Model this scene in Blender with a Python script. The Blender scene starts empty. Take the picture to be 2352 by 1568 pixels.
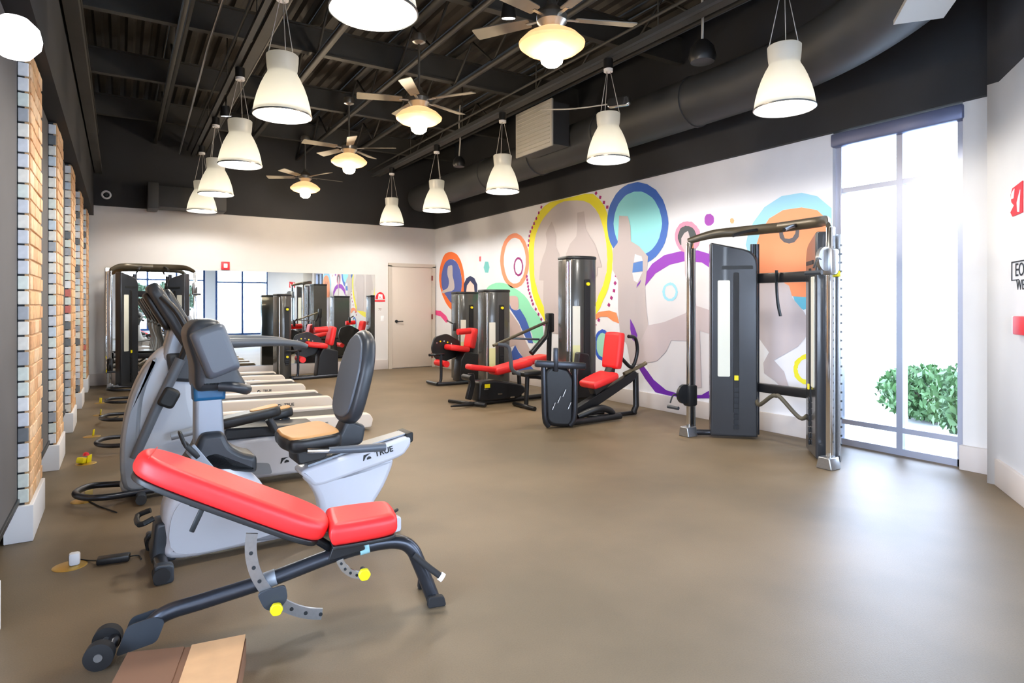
import bpy, bmesh, math, random
from mathutils import Vector, Matrix, Euler
random.seed(7)
C = bpy.context.scene.collection
SC = bpy.context.scene
R = math.radians
PI = math.pi

# ------------------------------------------------------------------ camera, world, exposure
cam_d = bpy.data.cameras.new('camera')
cam = bpy.data.objects.new('camera', cam_d); C.objects.link(cam)
cam.location = (0, 0, 1.36); cam.rotation_euler = (R(90), 0, R(-32))
cam_d.sensor_width = 36.0; cam_d.lens = 22.04; cam_d.shift_y = -0.0357
cam_d.clip_start = 0.05
SC.camera = cam

W = bpy.data.worlds.new('sky'); SC.world = W; W.use_nodes = True
wn = W.node_tree.nodes; wl = W.node_tree.links; wn.clear()
wo = wn.new('ShaderNodeOutputWorld'); wb = wn.new('ShaderNodeBackground')
wt = wn.new('ShaderNodeTexCoord'); wsep = wn.new('ShaderNodeSeparateXYZ'); wr = wn.new('ShaderNodeValToRGB')
wr.color_ramp.elements[0].position = 0.0; wr.color_ramp.elements[0].color = (0.74, 0.85, 1.0, 1)
wr.color_ramp.elements[1].position = 0.6; wr.color_ramp.elements[1].color = (0.58, 0.74, 1.0, 1)
wl.new(wt.outputs['Generated'], wsep.inputs[0]); wl.new(wsep.outputs['Z'], wr.inputs[0])
wl.new(wr.outputs[0], wb.inputs['Color']); wb.inputs['Strength'].default_value = 11.5
wl.new(wb.outputs[0], wo.inputs[0])

SC.view_settings.view_transform = 'Standard'; SC.view_settings.look = 'None'
SC.view_settings.gamma = 1.0; SC.view_settings.use_curve_mapping = False
SC.view_settings.exposure = 0.95
SC.cycles.use_denoising = True
SC.cycles.max_bounces = 10; SC.cycles.diffuse_bounces = 5; SC.cycles.glossy_bounces = 5
SC.cycles.transparent_max_bounces = 12; SC.cycles.caustics_reflective = False; SC.cycles.caustics_refractive = False
SC.cycles.sample_clamp_indirect = 6.0

def portal(name, loc, rot, sx, sy):
    l = bpy.data.lights.new(name, 'AREA'); l.shape = 'RECTANGLE'; l.size = sx; l.size_y = sy
    l.cycles.is_portal = True
    o = bpy.data.objects.new(name, l); C.objects.link(o); o.location = loc; o.rotation_euler = rot
portal('window_portal', (6.12, 2.99, 1.5), (0, R(90), 0), 3.0, 1.15)
portal('window_portal', (6.12, -1.75, 1.5), (0, R(90), 0), 2.9, 3.5)
portal('window_portal', (1.5, -4.62, 1.6), (R(90), 0, 0), 3.2, 2.6)
portal('window_portal', (4.6, -4.62, 1.45), (R(90), 0, 0), 2.2, 2.8)

for yc in (-3.35, -1.52, 0.31, 2.13):
    portal('window_portal', (-0.74, yc, 1.52), (0, R(-90), 0), 2.7, 1.1)

# pendant and fan positions (X across the room, Y along the mural wall)
PEND = [(4.42, 3.04), (4.40, 5.11), (4.41, 7.30), (4.39, 9.35), (4.39, 11.35), (1.13, 3.18), (1.12, 5.32), (1.12, 7.45), (1.13, 9.60), (1.14, 11.45)]
FANS = [(2.76, 3.85), (2.76, 6.33), (2.76, 8.79), (2.74, 11.2)]
def lamp(name, kind, loc, power, col, rot=(0, 0, 0), size=0.1, spot=None):
    l = bpy.data.lights.new(name, kind); l.energy = power; l.color = col
    if kind in ('POINT', 'SPOT'): l.shadow_soft_size = size
    if spot: l.spot_size = spot; l.spot_blend = 0.25
    o = bpy.data.objects.new(name, l); C.objects.link(o); o.location = loc; o.rotation_euler = rot
    return o
for x, y in PEND:
    lamp('pendant_bulb', 'SPOT', (x, y, 2.87), 48, (1.0, 0.96, 0.90), size=0.15, spot=R(172))
for x, y in FANS:
    lamp('fan_bulb', 'POINT', (x, y, 3.06), 30, (1.0, 0.80, 0.56), size=0.12)

# ------------------------------------------------------------------ materials
def lin(c):
    return tuple((v / 255 / 12.92) if v / 255 <= 0.04045 else ((v / 255 + 0.055) / 1.055) ** 2.4 for v in c)
MATS = {}
def mat(name, rgb, rough=0.5, metal=0.0, emit=0.0, ecol=None, noise=0.0, scale=20.0, bump=0.0, coat=0.0, spec=None, trans=0.0, alpha=1.0):
    if name in MATS: return MATS[name]
    m = bpy.data.materials.new(name); m.use_nodes = True
    nt = m.node_tree; p = nt.nodes['Principled BSDF']; c = lin(rgb)
    p.inputs['Base Color'].default_value = (*c, 1); p.inputs['Roughness'].default_value = rough
    p.inputs['Metallic'].default_value = metal; p.inputs['Coat Weight'].default_value = coat
    if spec is not None: p.inputs['Specular IOR Level'].default_value = spec
    if trans: p.inputs['Transmission Weight'].default_value = trans
    if alpha < 1: p.inputs['Alpha'].default_value = alpha
    if emit:
        p.inputs['Emission Color'].default_value = (*lin(ecol or rgb), 1); p.inputs['Emission Strength'].default_value = emit
    tc = nt.nodes.new('ShaderNodeTexCoord'); nz = nt.nodes.new('ShaderNodeTexNoise')
    nz.inputs['Scale'].default_value = scale; nz.inputs['Detail'].default_value = 6
    nt.links.new(tc.outputs['Object'], nz.inputs['Vector'])
    if noise:
        r = nt.nodes.new('ShaderNodeValToRGB')
        r.color_ramp.elements[0].position = 0.3; r.color_ramp.elements[1].position = 0.7
        r.color_ramp.elements[0].color = (*[v * (1 - noise) for v in c], 1); r.color_ramp.elements[1].color = (*[min(1, v * (1 + noise)) for v in c], 1)
        nt.links.new(nz.outputs['Fac'], r.inputs[0]); nt.links.new(r.outputs[0], p.inputs['Base Color'])
    if bump:
        b = nt.nodes.new('ShaderNodeBump'); b.inputs['Strength'].default_value = bump; b.inputs['Distance'].default_value = 0.002
        nt.links.new(nz.outputs['Fac'], b.inputs['Height']); nt.links.new(b.outputs[0], p.inputs['Normal'])
    MATS[name] = m; return m

M_wall = mat('wall paint', (220, 218, 217), 0.7, noise=0.02, scale=3, bump=0.15)
M_wall2 = mat('mural wall paint', (238, 240, 247), 0.6, noise=0.02, scale=3)
M_dark = mat('charcoal paint', (42, 43, 46), 0.75, noise=0.12, scale=2)
M_deck = mat('dark roof deck', (60, 56, 51), 0.65, noise=0.15, scale=3)
M_joist = mat('painted steel', (60, 59, 56), 0.6, noise=0.12, scale=5)
M_duct = mat('painted duct', (56, 58, 61), 0.55, noise=0.08, scale=3)
M_base = mat('baseboard paint', (208, 200, 196), 0.45)
M_door = mat('door paint', (208, 196, 184), 0.45, noise=0.02, scale=2)
M_jamb = mat('door frame paint', (196, 186, 174), 0.45)
M_black = mat('black plastic', (26, 27, 29), 0.4, bump=0.1, scale=200)
M_blackm = mat('black powder coat', (34, 35, 38), 0.32, 0.3, noise=0.06, scale=40)
M_gunm = mat('gunmetal frame', (64, 67, 74), 0.3, 0.75, noise=0.05, scale=30)
M_shroud = mat('glossy dark shroud', (72, 72, 70), 0.22, 0.2, coat=0.3)
M_shroud2 = mat('glossy blue grey shroud', (58, 61, 66), 0.2, 0.25, coat=0.3)
M_chrome = mat('chrome', (215, 218, 222), 0.12, 1.0)
M_steel = mat('brushed steel', (170, 172, 175), 0.3, 0.9, noise=0.06, scale=60)
M_red = mat('red vinyl', (236, 42, 44), 0.42, noise=0.03, scale=60, bump=0.15)
M_redsm = mat('red piping vinyl', (200, 34, 36), 0.45)
M_white = mat('white glossy plastic', (208, 212, 222), 0.28, coat=0.3)
M_sgrey = mat('silver grey plastic', (150, 158, 168), 0.35, 0.3)
M_dgrey = mat('dark grey plastic', (48, 53, 59), 0.38, noise=0.04, scale=20)
M_mgrey = mat('mid grey plastic', (88, 96, 106), 0.38)
M_blue = mat('blue collar', (24, 98, 146), 0.4)
M_tan = mat('tan vinyl', (206, 152, 92), 0.5, noise=0.04, scale=12)
M_yel = mat('yellow knob', (244, 226, 20), 0.4)
M_screen = mat('dark console glass', (30, 36, 44), 0.12, coat=0.6)
M_rub = mat('black rubber', (22, 22, 24), 0.7)
M_belt = mat('running belt', (50, 48, 48), 0.6, noise=0.1, scale=80)
M_deckw = mat('treadmill side rail', (226, 216, 204), 0.35)
def mk_shade():
    m = bpy.data.materials.new('frosted lamp shade'); m.use_nodes = True; nt = m.node_tree; p = nt.nodes['Principled BSDF']
    p.inputs['Base Color'].default_value = (*lin((186, 186, 184)), 1); p.inputs['Roughness'].default_value = 0.35; p.inputs['Metallic'].default_value = 0.15
    tr = nt.nodes.new('ShaderNodeBsdfTranslucent'); tr.inputs[0].default_value = (*lin((245, 242, 232)), 1)
    mx = nt.nodes.new('ShaderNodeMixShader'); mx.inputs[0].default_value = 0.10
    nt.links.new(p.outputs[0], mx.inputs[1]); nt.links.new(tr.outputs[0], mx.inputs[2]); nt.links.new(mx.outputs[0], nt.nodes['Material Output'].inputs[0])
    return m
M_alu = mk_shade()
M_lamp = mat('lamp diffuser', (255, 250, 238), 0.5, emit=9.0, ecol=(255, 246, 226))
M_spotl = mat('spot lens', (255, 255, 255), 0.4, emit=8.0, ecol=(235, 240, 255))
M_amber = mat('amber glass bowl', (226, 170, 112), 0.35, emit=0.6, ecol=(255, 200, 140), noise=0.12, scale=14)
M_bulb = mat('fan bulb glass', (255, 240, 214), 0.4, emit=14.0, ecol=(255, 236, 200))
M_nickel = mat('brushed nickel', (186, 182, 174), 0.28, 0.9)
M_blade = mat('pale fan blade', (138, 132, 120), 0.5, noise=0.1, scale=6)
M_brass = mat('brass plate', (206, 168, 84), 0.35, 0.8)
M_card = mat('cardboard', (196, 152, 106), 0.85, noise=0.06, scale=14)
M_cardd = mat('cardboard inside', (120, 84, 58), 0.9)
M_shade = mat('grey roller shade', (94, 92, 92), 0.8, noise=0.04, scale=4)
M_frame = mat('window frame dark', (62, 66, 74), 0.4, 0.5)
M_frame_glare = mat('window frame glare tint', (186, 192, 212), 0.4, 0.5)  # daylight glare put into the frame colour as a washed blue-lilac tint
M_frameb = mat('window frame blue', (22, 70, 130), 0.4, 0.3)
M_hdr = mat('shade cassette', (112, 120, 152), 0.4, 0.4)
M_grille = mat('register paint', (186, 184, 178), 0.5)
M_ink = mat('black print', (16, 22, 26), 0.5)
M_sred = mat('sign red', (226, 40, 52), 0.45)
M_swht = mat('sign white', (244, 244, 246), 0.45)
M_plac = mat('instruction placard', (226, 228, 216), 0.3)
M_placy = mat('instruction placard tint', (226, 226, 170), 0.3)
M_asph = mat('outside concrete', (196, 196, 192), 0.9, noise=0.08, scale=2)
M_leaf = mat('shrub leaf', (70, 104, 56), 0.6, noise=0.3, scale=9)
M_leaf2 = mat('tree leaf', (44, 66, 40), 0.7, noise=0.3, scale=5)
M_bark = mat('bark', (84, 66, 50), 0.9, noise=0.2, scale=14)
M_wire = mat('pale wire', (190, 188, 184), 0.5)
M_slot = mat('weight slot dark', (8, 9, 14), 0.55)
M_plate = mat('weight plate', (40, 42, 46), 0.4, 0.5)

def mk_floor():
    m = bpy.data.materials.new('rubber floor'); m.use_nodes = True; nt = m.node_tree; p = nt.nodes['Principled BSDF']
    tc = nt.nodes.new('ShaderNodeTexCoord')
    n1 = nt.nodes.new('ShaderNodeTexNoise'); n1.inputs['Scale'].default_value = 0.7; n1.inputs['Detail'].default_value = 5
    n2 = nt.nodes.new('ShaderNodeTexNoise'); n2.inputs['Scale'].default_value = 160; n2.inputs['Detail'].default_value = 3
    for n in (n1, n2): nt.links.new(tc.outputs['Object'], n.inputs['Vector'])
    r = nt.nodes.new('ShaderNodeValToRGB'); e = r.color_ramp.elements
    e[0].position = 0.35; e[0].color = (*lin((106, 92, 71)), 1); e[1].position = 0.65; e[1].color = (*lin((132, 114, 90)), 1)
    nt.links.new(n1.outputs['Fac'], r.inputs[0])
    r2 = nt.nodes.new('ShaderNodeValToRGB'); e = r2.color_ramp.elements
    e[0].position = 0.3; e[0].color = (0.8, 0.8, 0.8, 1); e[1].position = 0.6; e[1].color = (1, 1, 1, 1)
    nt.links.new(n2.outputs['Fac'], r2.inputs[0])
    mx = nt.nodes.new('ShaderNodeMix'); mx.data_type = 'RGBA'; mx.blend_type = 'MULTIPLY'; mx.inputs[0].default_value = 0.6
    nt.links.new(r.outputs[0], mx.inputs[6]); nt.links.new(r2.outputs[0], mx.inputs[7]); nt.links.new(mx.outputs[2], p.inputs['Base Color'])
    b = nt.nodes.new('ShaderNodeBump'); b.inputs['Strength'].default_value = 0.25; b.inputs['Distance'].default_value = 0.002
    nt.links.new(n2.outputs['Fac'], b.inputs['Height']); nt.links.new(b.outputs[0], p.inputs['Normal'])
    p.inputs['Roughness'].default_value = 0.5; p.inputs['Specular IOR Level'].default_value = 0.4
    return m
M_floor = mk_floor()
def mk_glass(name, tint=(1, 1, 1)):
    m = bpy.data.materials.new(name); m.use_nodes = True; nt = m.node_tree; nt.nodes.clear()
    o = nt.nodes.new('ShaderNodeOutputMaterial'); t = nt.nodes.new('ShaderNodeBsdfTransparent'); t.inputs[0].default_value = (*tint, 1)
    g = nt.nodes.new('ShaderNodeBsdfGlossy'); g.inputs['Roughness'].default_value = 0.02
    f = nt.nodes.new('ShaderNodeFresnel'); f.inputs[0].default_value = 1.45; x = nt.nodes.new('ShaderNodeMixShader')
    nt.links.new(f.outputs[0], x.inputs[0]); nt.links.new(t.outputs[0], x.inputs[1]); nt.links.new(g.outputs[0], x.inputs[2]); nt.links.new(x.outputs[0], o.inputs[0])
    return m
M_glass = mk_glass('window glass', (0.97, 0.98, 1)); M_clear = mk_glass('clear guard plastic', (0.86, 0.9, 0.92))
M_mirror = mat('mirror silver', (238, 242, 240), 0.01, 1.0)

# ------------------------------------------------------------------ mesh helpers
class B:
    """collects shapes, links them as one mesh object"""
    def __init__(s): s.bm = bmesh.new()
    def box(s, c, d, rot=None, bev=0.0, seg=2):
        r = bmesh.ops.create_cube(s.bm, size=1.0)
        vs = r['verts']
        M = Matrix.Translation(c) @ ((rot if isinstance(rot, Matrix) else Euler(rot).to_matrix().to_4x4()) if rot is not None else Matrix()) @ Matrix.Diagonal((*d, 1))
        bmesh.ops.transform(s.bm, matrix=M, verts=vs)
        if bev:
            es = list({e for v in vs for e in v.link_edges})
            bmesh.ops.bevel(s.bm, geom=es, offset=bev, segments=seg, affect='EDGES', profile=0.5)
        return s
    def tube(s, pts, r, seg=12, smooth=0, caps=True, flat=1.0):
        pts = [Vector(p) for p in pts]
        if smooth: pts = cat(pts, smooth)
        n = len(pts); rr = r if isinstance(r, (list, tuple)) else [r] * n
        if len(rr) != n:
            q = rr; rr = []
            for i in range(n):
                t = i / (n - 1) * (len(q) - 1); a = min(int(t), len(q) - 2); rr.append(q[a] + (q[a + 1] - q[a]) * (t - a))
        T = [(pts[min(i + 1, n - 1)] - pts[max(i - 1, 0)]).normalized() for i in range(n)]
        up = Vector((0, 0, 1)) if abs(T[0].z) < 0.9 else Vector((0, 1, 0))
        N = (up - T[0] * up.dot(T[0])).normalized(); rings = []
        for i in range(n):
            N = (N - T[i] * N.dot(T[i])); N = N.normalized() if N.length > 1e-6 else T[i].orthogonal().normalized()
            Bn = T[i].cross(N)
            rings.append([s.bm.verts.new(pts[i] + N * math.cos(2 * PI * k / seg) * rr[i] + Bn * math.sin(2 * PI * k / seg) * rr[i] * flat) for k in range(seg)])
        for i in range(n - 1):
            for k in range(seg):
                s.bm.faces.new((rings[i][k], rings[i][(k + 1) % seg], rings[i + 1][(k + 1) % seg], rings[i + 1][k]))
        if caps: s.bm.faces.new(rings[0][::-1]); s.bm.faces.new(rings[-1])
        return s
    def cyl(s, p0, p1, r, seg=20, r2=None):
        return s.tube([p0, p1], [r, r if r2 is None else r2], seg)
    def lathe(s, prof, c=(0, 0, 0), seg=32, M=None):
        rings = []
        for (r, z) in prof:
            if r < 1e-5: rings.append([s.bm.verts.new(Vector(c) + Vector((0, 0, z)))])
            else: rings.append([s.bm.verts.new(Vector(c) + Vector((r * math.cos(2 * PI * k / seg), r * math.sin(2 * PI * k / seg), z))) for k in range(seg)])
        for a, b in zip(rings, rings[1:]):
            for k in range(seg):
                k2 = (k + 1) % seg
                q = [a[k] if len(a) > 1 else a[0], a[k2] if len(a) > 1 else a[0], b[k2] if len(b) > 1 else b[0], b[k] if len(b) > 1 else b[0]]
                u = []
                for v in q:
                    if v not in u: u.append(v)
                if len(u) > 2: s.bm.faces.new(u)
        if M is not None: bmesh.ops.transform(s.bm, matrix=M, verts=[v for g in rings for v in g])
        return s
    def slab(s, out, t, r=0.0, M=None, n=3):
        """outline (u,v) extruded t along w, centred, rims rounded by r"""
        M = M or Matrix(); m = len(out)
        if sum(out[i - 1][0] * out[i][1] - out[i][0] * out[i - 1][1] for i in range(m)) < 0: out = out[::-1]
        nor = []
        for i in range(m):
            a = Vector(out[i - 1]); b = Vector(out[i]); c = Vector(out[(i + 1) % m])
            e1 = (b - a).normalized() if (b - a).length > 1e-7 else Vector((1, 0)); e2 = (c - b).normalized() if (c - b).length > 1e-7 else e1
            d = Vector((e1.y + e2.y, -(e1.x + e2.x))); d = d.normalized() if d.length > 1e-5 else Vector((e1.y, -e1.x))
            nor.append(d)
        lay = []
        if r > 0:
            for k in range(n + 1):
                a = PI / 2 * k / n; lay.append((-t / 2 + r * (1 - math.sin(a)), r * (1 - math.cos(PI / 2 - a))))
            lay = [(-t / 2 + r * (1 - math.cos(PI / 2 * k / n)), r * (1 - math.sin(PI / 2 * k / n))) for k in range(n + 1)]
            lay += [(-w, ins) for w, ins in lay[::-1]]
        else: lay = [(-t / 2, 0), (t / 2, 0)]
        area = abs(sum(out[i - 1][0] * out[i][1] - out[i][0] * out[i - 1][1] for i in range(m))) / 2
        xs = [p[0] for p in out]; ys = [p[1] for p in out]; cx, cy = (min(xs) + max(xs)) / 2, (min(ys) + max(ys)) / 2; hx, hy = (max(xs) - min(xs)) / 2, (max(ys) - min(ys)) / 2
        turn = [(out[i][0] - out[i - 1][0]) * (out[(i + 1) % m][1] - out[i][1]) - (out[i][1] - out[i - 1][1]) * (out[(i + 1) % m][0] - out[i][0]) for i in range(m)]
        if min(turn) > -1e-5 * max(1e-9, area) * 40 and area > 0.74 * 4 * hx * hy:   # convex and boxy: shrink towards the middle, never folds
            I = lambda i, ins: (cx + (out[i][0] - cx) * (1 - ins / hx), cy + (out[i][1] - cy) * (1 - ins / hy))
        else: I = lambda i, ins: (out[i][0] - nor[i].x * ins, out[i][1] - nor[i].y * ins)
        rings = [[s.bm.verts.new(M @ Vector((*I(i, ins), w))) for i in range(m)] for w, ins in lay]
        for a, b in zip(rings, rings[1:]):
            for i in range(m): s.bm.faces.new((a[i], a[(i + 1) % m], b[(i + 1) % m], b[i]))
        s.bm.faces.new(rings[0][::-1]); s.bm.faces.new(rings[-1])
        return s
    def quad(s, *p):
        s.bm.faces.new([s.bm.verts.new(q) for q in p]); return s
    def mesh(s, name, m):
        bmesh.ops.recalc_face_normals(s.bm, faces=s.bm.faces)
        for f in s.bm.faces: f.smooth = len(f.verts) <= 4
        for e in s.bm.edges:
            if len(e.link_faces) == 2 and e.calc_face_angle(0) > 0.6: e.smooth = False
        me = bpy.data.meshes.new(name); s.bm.to_mesh(me); s.bm.free(); me.materials.append(m); return me
    def obj(s, name, m, parent=None, label=None, kind=None):
        o = bpy.data.objects.new(name, s.mesh(name, m)); C.objects.link(o)
        if parent is not None: o.parent = parent
        if label: o['label'] = label
        if kind: o['kind'] = kind
        return o
def cat(pts, k):
    out = []; n = len(pts)
    for i in range(n - 1):
        a, b, c, d = pts[max(i - 1, 0)], pts[i], pts[i + 1], pts[min(i + 2, n - 1)]
        for j in range(k):
            t = j / k; out.append(0.5 * ((2 * b) + (c - a) * t + (2 * a - 5 * b + 4 * c - d) * t * t + (3 * b - a - 3 * c + d) * t ** 3))
    out.append(pts[-1]); return out
def sm(pts, k=4):
    """closed smooth outline"""
    p = [Vector(q) for q in pts]; n = len(p); out = []
    for i in range(n):
        a, b, c, d = p[i - 1], p[i], p[(i + 1) % n], p[(i + 2) % n]
        for j in range(k):
            t = j / k; v = 0.5 * ((2 * b) + (c - a) * t + (2 * a - 5 * b + 4 * c - d) * t * t + (3 * b - a - 3 * c + d) * t ** 3)
            out.append((v.x, v.y))
    return out
def rp(pts, r, n=4):
    """polygon with filleted corners"""
    m = len(pts); out = []; rs = r if isinstance(r, (list, tuple)) else [r] * m
    for i in range(m):
        a, b, c = Vector(pts[i - 1]), Vector(pts[i]), Vector(pts[(i + 1) % m]); q = rs[i]
        if q <= 0: out.append((b.x, b.y)); continue
        e1 = (a - b); e2 = (c - b); d = min(q, e1.length * 0.48, e2.length * 0.48)
        p1 = b + e1.normalized() * d; p2 = b + e2.normalized() * d
        for k in range(n + 1):
            t = k / n; v = p1 * (1 - t) ** 2 + b * 2 * t * (1 - t) + p2 * t * t; out.append((v.x, v.y))
    return out
def rect(w, h, r, n=5): return rp([(-w / 2, -h / 2), (w / 2, -h / 2), (w / 2, h / 2), (-w / 2, h / 2)], r, n)
def XZ(y=0.0): return Matrix(((1, 0, 0, 0), (0, 0, 1, y), (0, 1, 0, 0), (0, 0, 0, 1)))      # (u,v,w)->(x,z,y)
def YZ(x=0.0): return Matrix(((0, 0, 1, x), (1, 0, 0, 0), (0, 1, 0, 0), (0, 0, 0, 1)))      # (u,v,w)->(y,z,x)
def XY(z=0.0): return Matrix.Translation((0, 0, z))
def TR(loc, rot=(0, 0, 0)): return Matrix.Translation(loc) @ Euler(rot).to_matrix().to_4x4()

def tag(o, label=None, cat_=None, group=None, kind=None):
    if label: o['label'] = label
    if cat_: o['category'] = cat_
    if group: o['group'] = group
    if kind: o['kind'] = kind
    return o
def thing(name, label, cat_, loc=(0, 0, 0), rz=0.0, group=None):
    o = bpy.data.objects.new(name, None); C.objects.link(o); o.location = loc; o.rotation_euler = (0, 0, rz)
    o.empty_display_size = 0.1
    return tag(o, label, cat_, group)
def dup(root, loc, rz=0.0, label=None, group=None):
    def cp(o, par):
        c = o.copy(); C.objects.link(c); c.parent = par
        for ch in list(o.children): cp(ch, c)
        return c
    r = cp(root, None); r.location = loc; r.rotation_euler = (0, 0, rz)
    if label: r['label'] = label
    if group: r['group'] = group
    return r
def struct(b, name, m, parent=None):
    o = b.obj(name, m, parent)
    if parent is None: o['kind'] = 'structure'
    return o
def text(body, size, m, parent, loc, rot, name='lettering', ext=0.0008, shear=0.0, bold=0.0):
    c = bpy.data.curves.new(name, 'FONT'); c.body = body; c.size = size; c.extrude = ext; c.shear = shear; c.offset = bold
    c.align_x = 'CENTER'; c.align_y = 'CENTER'; c.materials.append(m)
    o = bpy.data.objects.new(name, c); C.objects.link(o); bpy.context.view_layer.update()
    me = bpy.data.meshes.new_from_object(o.evaluated_get(bpy.context.evaluated_depsgraph_get())); bpy.data.objects.remove(o)
    o = bpy.data.objects.new(name, me); C.objects.link(o); o.location = loc; o.rotation_euler = rot
    if parent is not None: o.parent = parent
    return o

# ------------------------------------------------------------------ room shell
XL, XR, YB, YF, HW, HC = -0.56, 5.93, 12.70, -4.5, 3.04, 4.75
b = B(); b.box((2.9, 4.1, -0.05), (7.4, 17.6, 0.1)); struct(b, 'floor', M_floor)
b = B(); b.box((2.68, YB + 0.1, HW / 2), (6.9, 0.2, HW))
wb_ = struct(b, 'wall_back', M_wall)
b = B(); b.box((2.68, YB + 0.04, (HW + HC) / 2), (6.9, 0.2, HC - HW)); struct(b, 'wall_back_upper', M_dark)
# mural wall with the window opening Y 2.43..3.55
b = B(); b.box((XR + 0.1, (3.55 + YB) / 2, HW / 2), (0.2, YB - 3.55, HW)); WR = struct(b, 'wall_right', M_wall2)
b = B(); b.box((XR + 0.1, 2.18, HW / 2), (0.2, 0.50, HW)); struct(b, 'wall_right_pier', M_wall)
b = B(); b.box((XR + 0.04, (YF + YB) / 2, (HW + HC) / 2), (0.2, YB - YF, HC - HW)); struct(b, 'wall_right_upper', M_dark)
b = B()
b.slab([(5.61, 2.06), (4.55, 1.30), (4.75, 1.02), (6.0, 1.02), (6.0, 2.14), (5.62, 2.14)], HW, 0, XY(HW / 2)); struct(b, 'wall_right_angled', M_wall)
b = B()
b.slab([(5.61, 2.06), (4.55, 1.30), (4.75, 1.02), (6.0, 1.02), (6.0, 2.14), (5.62, 2.14)], HC - HW, 0, XY((HW + HC) / 2)); struct(b, 'wall_right_angled_upper', M_dark)
b = B()
b.box((6.1, 0.5, HW / 2), (0.2, 1.1, HW)); b.box((6.1, -4.0, HW / 2), (0.2, 1.0, HW)); b.box((6.1, -1.77, 0.06), (0.2, 3.5, 0.12)); struct(b, 'wall_right_near', M_wall)
# wall behind the camera with two glazed openings
b = B()
b.box((-0.35, YF - 0.1, HW / 2), (0.5, 0.2, HW)); b.box((3.3, YF - 0.1, HW / 2), (0.4, 0.2, HW)); b.box((5.95, YF - 0.1, HW / 2), (0.5, 0.2, HW))
b.box((1.5, YF - 0.1, 0.15), (3.2, 0.2, 0.3)); struct(b, 'wall_front', M_wall)
b = B(); b.box((2.68, YF - 0.1, (HW - 0.1 + HC) / 2), (6.9, 0.2, HC - HW + 0.1)); struct(b, 'wall_front_upper', M_dark)
def glazing(name, x0, x1, y, z0, z1, m, cols, rows, axis='x', t=0.06):
    """frame, mullions and panes of a window lying along x at y, or along y at x=y"""
    def P(u, w, z): return (u, w, z) if axis == 'x' else (w, u, z)
    def D(u, w, z): return (u, w, z) if axis == 'x' else (w, u, z)
    f = B(); us = [x0 + (x1 - x0) * c for c in cols]; zs = [z0 + (z1 - z0) * r for r in rows]
    for u in (x0 + t / 2, x1 - t / 2): f.box(P(u, y, (z0 + z1) / 2), D(t, 0.1, z1 - z0))
    for z in (z0 + t / 2, z1 - t / 2): f.box(P((x0 + x1) / 2, y, z), D(x1 - x0, 0.1, t))
    w = struct(f, name, m)
    for u in us[1:-1]: B().box(P(u, y, (z0 + z1) / 2), D(t * 0.9, 0.09, z1 - z0 - 2 * t)).obj('mullion', m, w)
    for z in zs[1:-1]: B().box(P((x0 + x1) / 2, y, z), D(x1 - x0 - 2 * t, 0.085, t * 0.8)).obj('transom', m, w)
    for a, c in zip(us, us[1:]):
        for d, e in zip(zs, zs[1:]):
            B().box(P((a + c) / 2, y, (d + e) / 2), D(c - a - 0.01, 0.006, e - d - 0.01)).obj('pane', M_glass, w)
    return w
glazing('window_1', 2.43, 3.55, 6.03, 0.0, 3.0, M_frame_glare, [0, .47, 1], [0, 0.075, 0.825, 1], 'y')
B().box((5.95, 2.99, 2.965), (0.10, 1.14, 0.13), bev=0.02).obj('shade_cassette', M_hdr, bpy.data.objects['window_1'])
glazing('window_2', -3.5, -0.05, 6.1, 0.12, 2.94, M_frameb, [0, .33, .66, 1], [0, .8, 1], 'y')
glazing('window_3', -0.1, 3.1, YF - 0.1, 0.3, 2.94, M_frameb, [0, .33, .66, 1], [0, .8, 1], 'x', 0.08)
glazing('window_4', 3.5, 5.7, YF - 0.1, 0.02, 2.94, M_frameb, [0, .5, 1], [0, .8, 1], 'x', 0.09)
# window wall: pilasters faced in tile, dark shades between
PIL = [-4.60, -2.77, -0.94, 0.88, 2.71, 4.54, 6.36, 8.16, 9.96, 11.76]   # near edge of each
b = B(); b.box((XL - 0.2, (2.75 + YB) / 2, 1.5), (0.12, YB - 2.75 + 0.4, 3.0)); struct(b, 'wall_left', M_dark)
b = B()
b.box((XL - 0.05, (YF + YB) / 2, (2.87 + HC) / 2), (0.46, YB - YF + 0.2, HC - 2.87)); struct(b, 'wall_left_upper', M_dark)
b = B(); b.box((XL + 0.25, (YF + YB) / 2, 3.62), (0.10, YB - YF, 0.10)); b.box((XL + 0.22, (YF + YB) / 2, 4.25), (0.06, YB - YF, 0.06)); struct(b, 'trim_1', M_joist)
TC = [mat('cladding tile %d' % i, c, 0.3, noise=0.08, scale=30) for i, c in enumerate([(248, 249, 252), (222, 226, 234), (246, 243, 234), (178, 182, 188), (232, 240, 232), (214, 120, 108), (216, 228, 238), (120, 124, 128)])]
TB = [mat('cladding brick %d' % i, c, 0.6, noise=0.18, scale=22) for i, c in enumerate([(232, 190, 146), (224, 176, 128), (236, 200, 160), (214, 162, 116), (228, 182, 132)])]
ZT = 2.86
rowh = 0.0875
core_me = None
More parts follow.
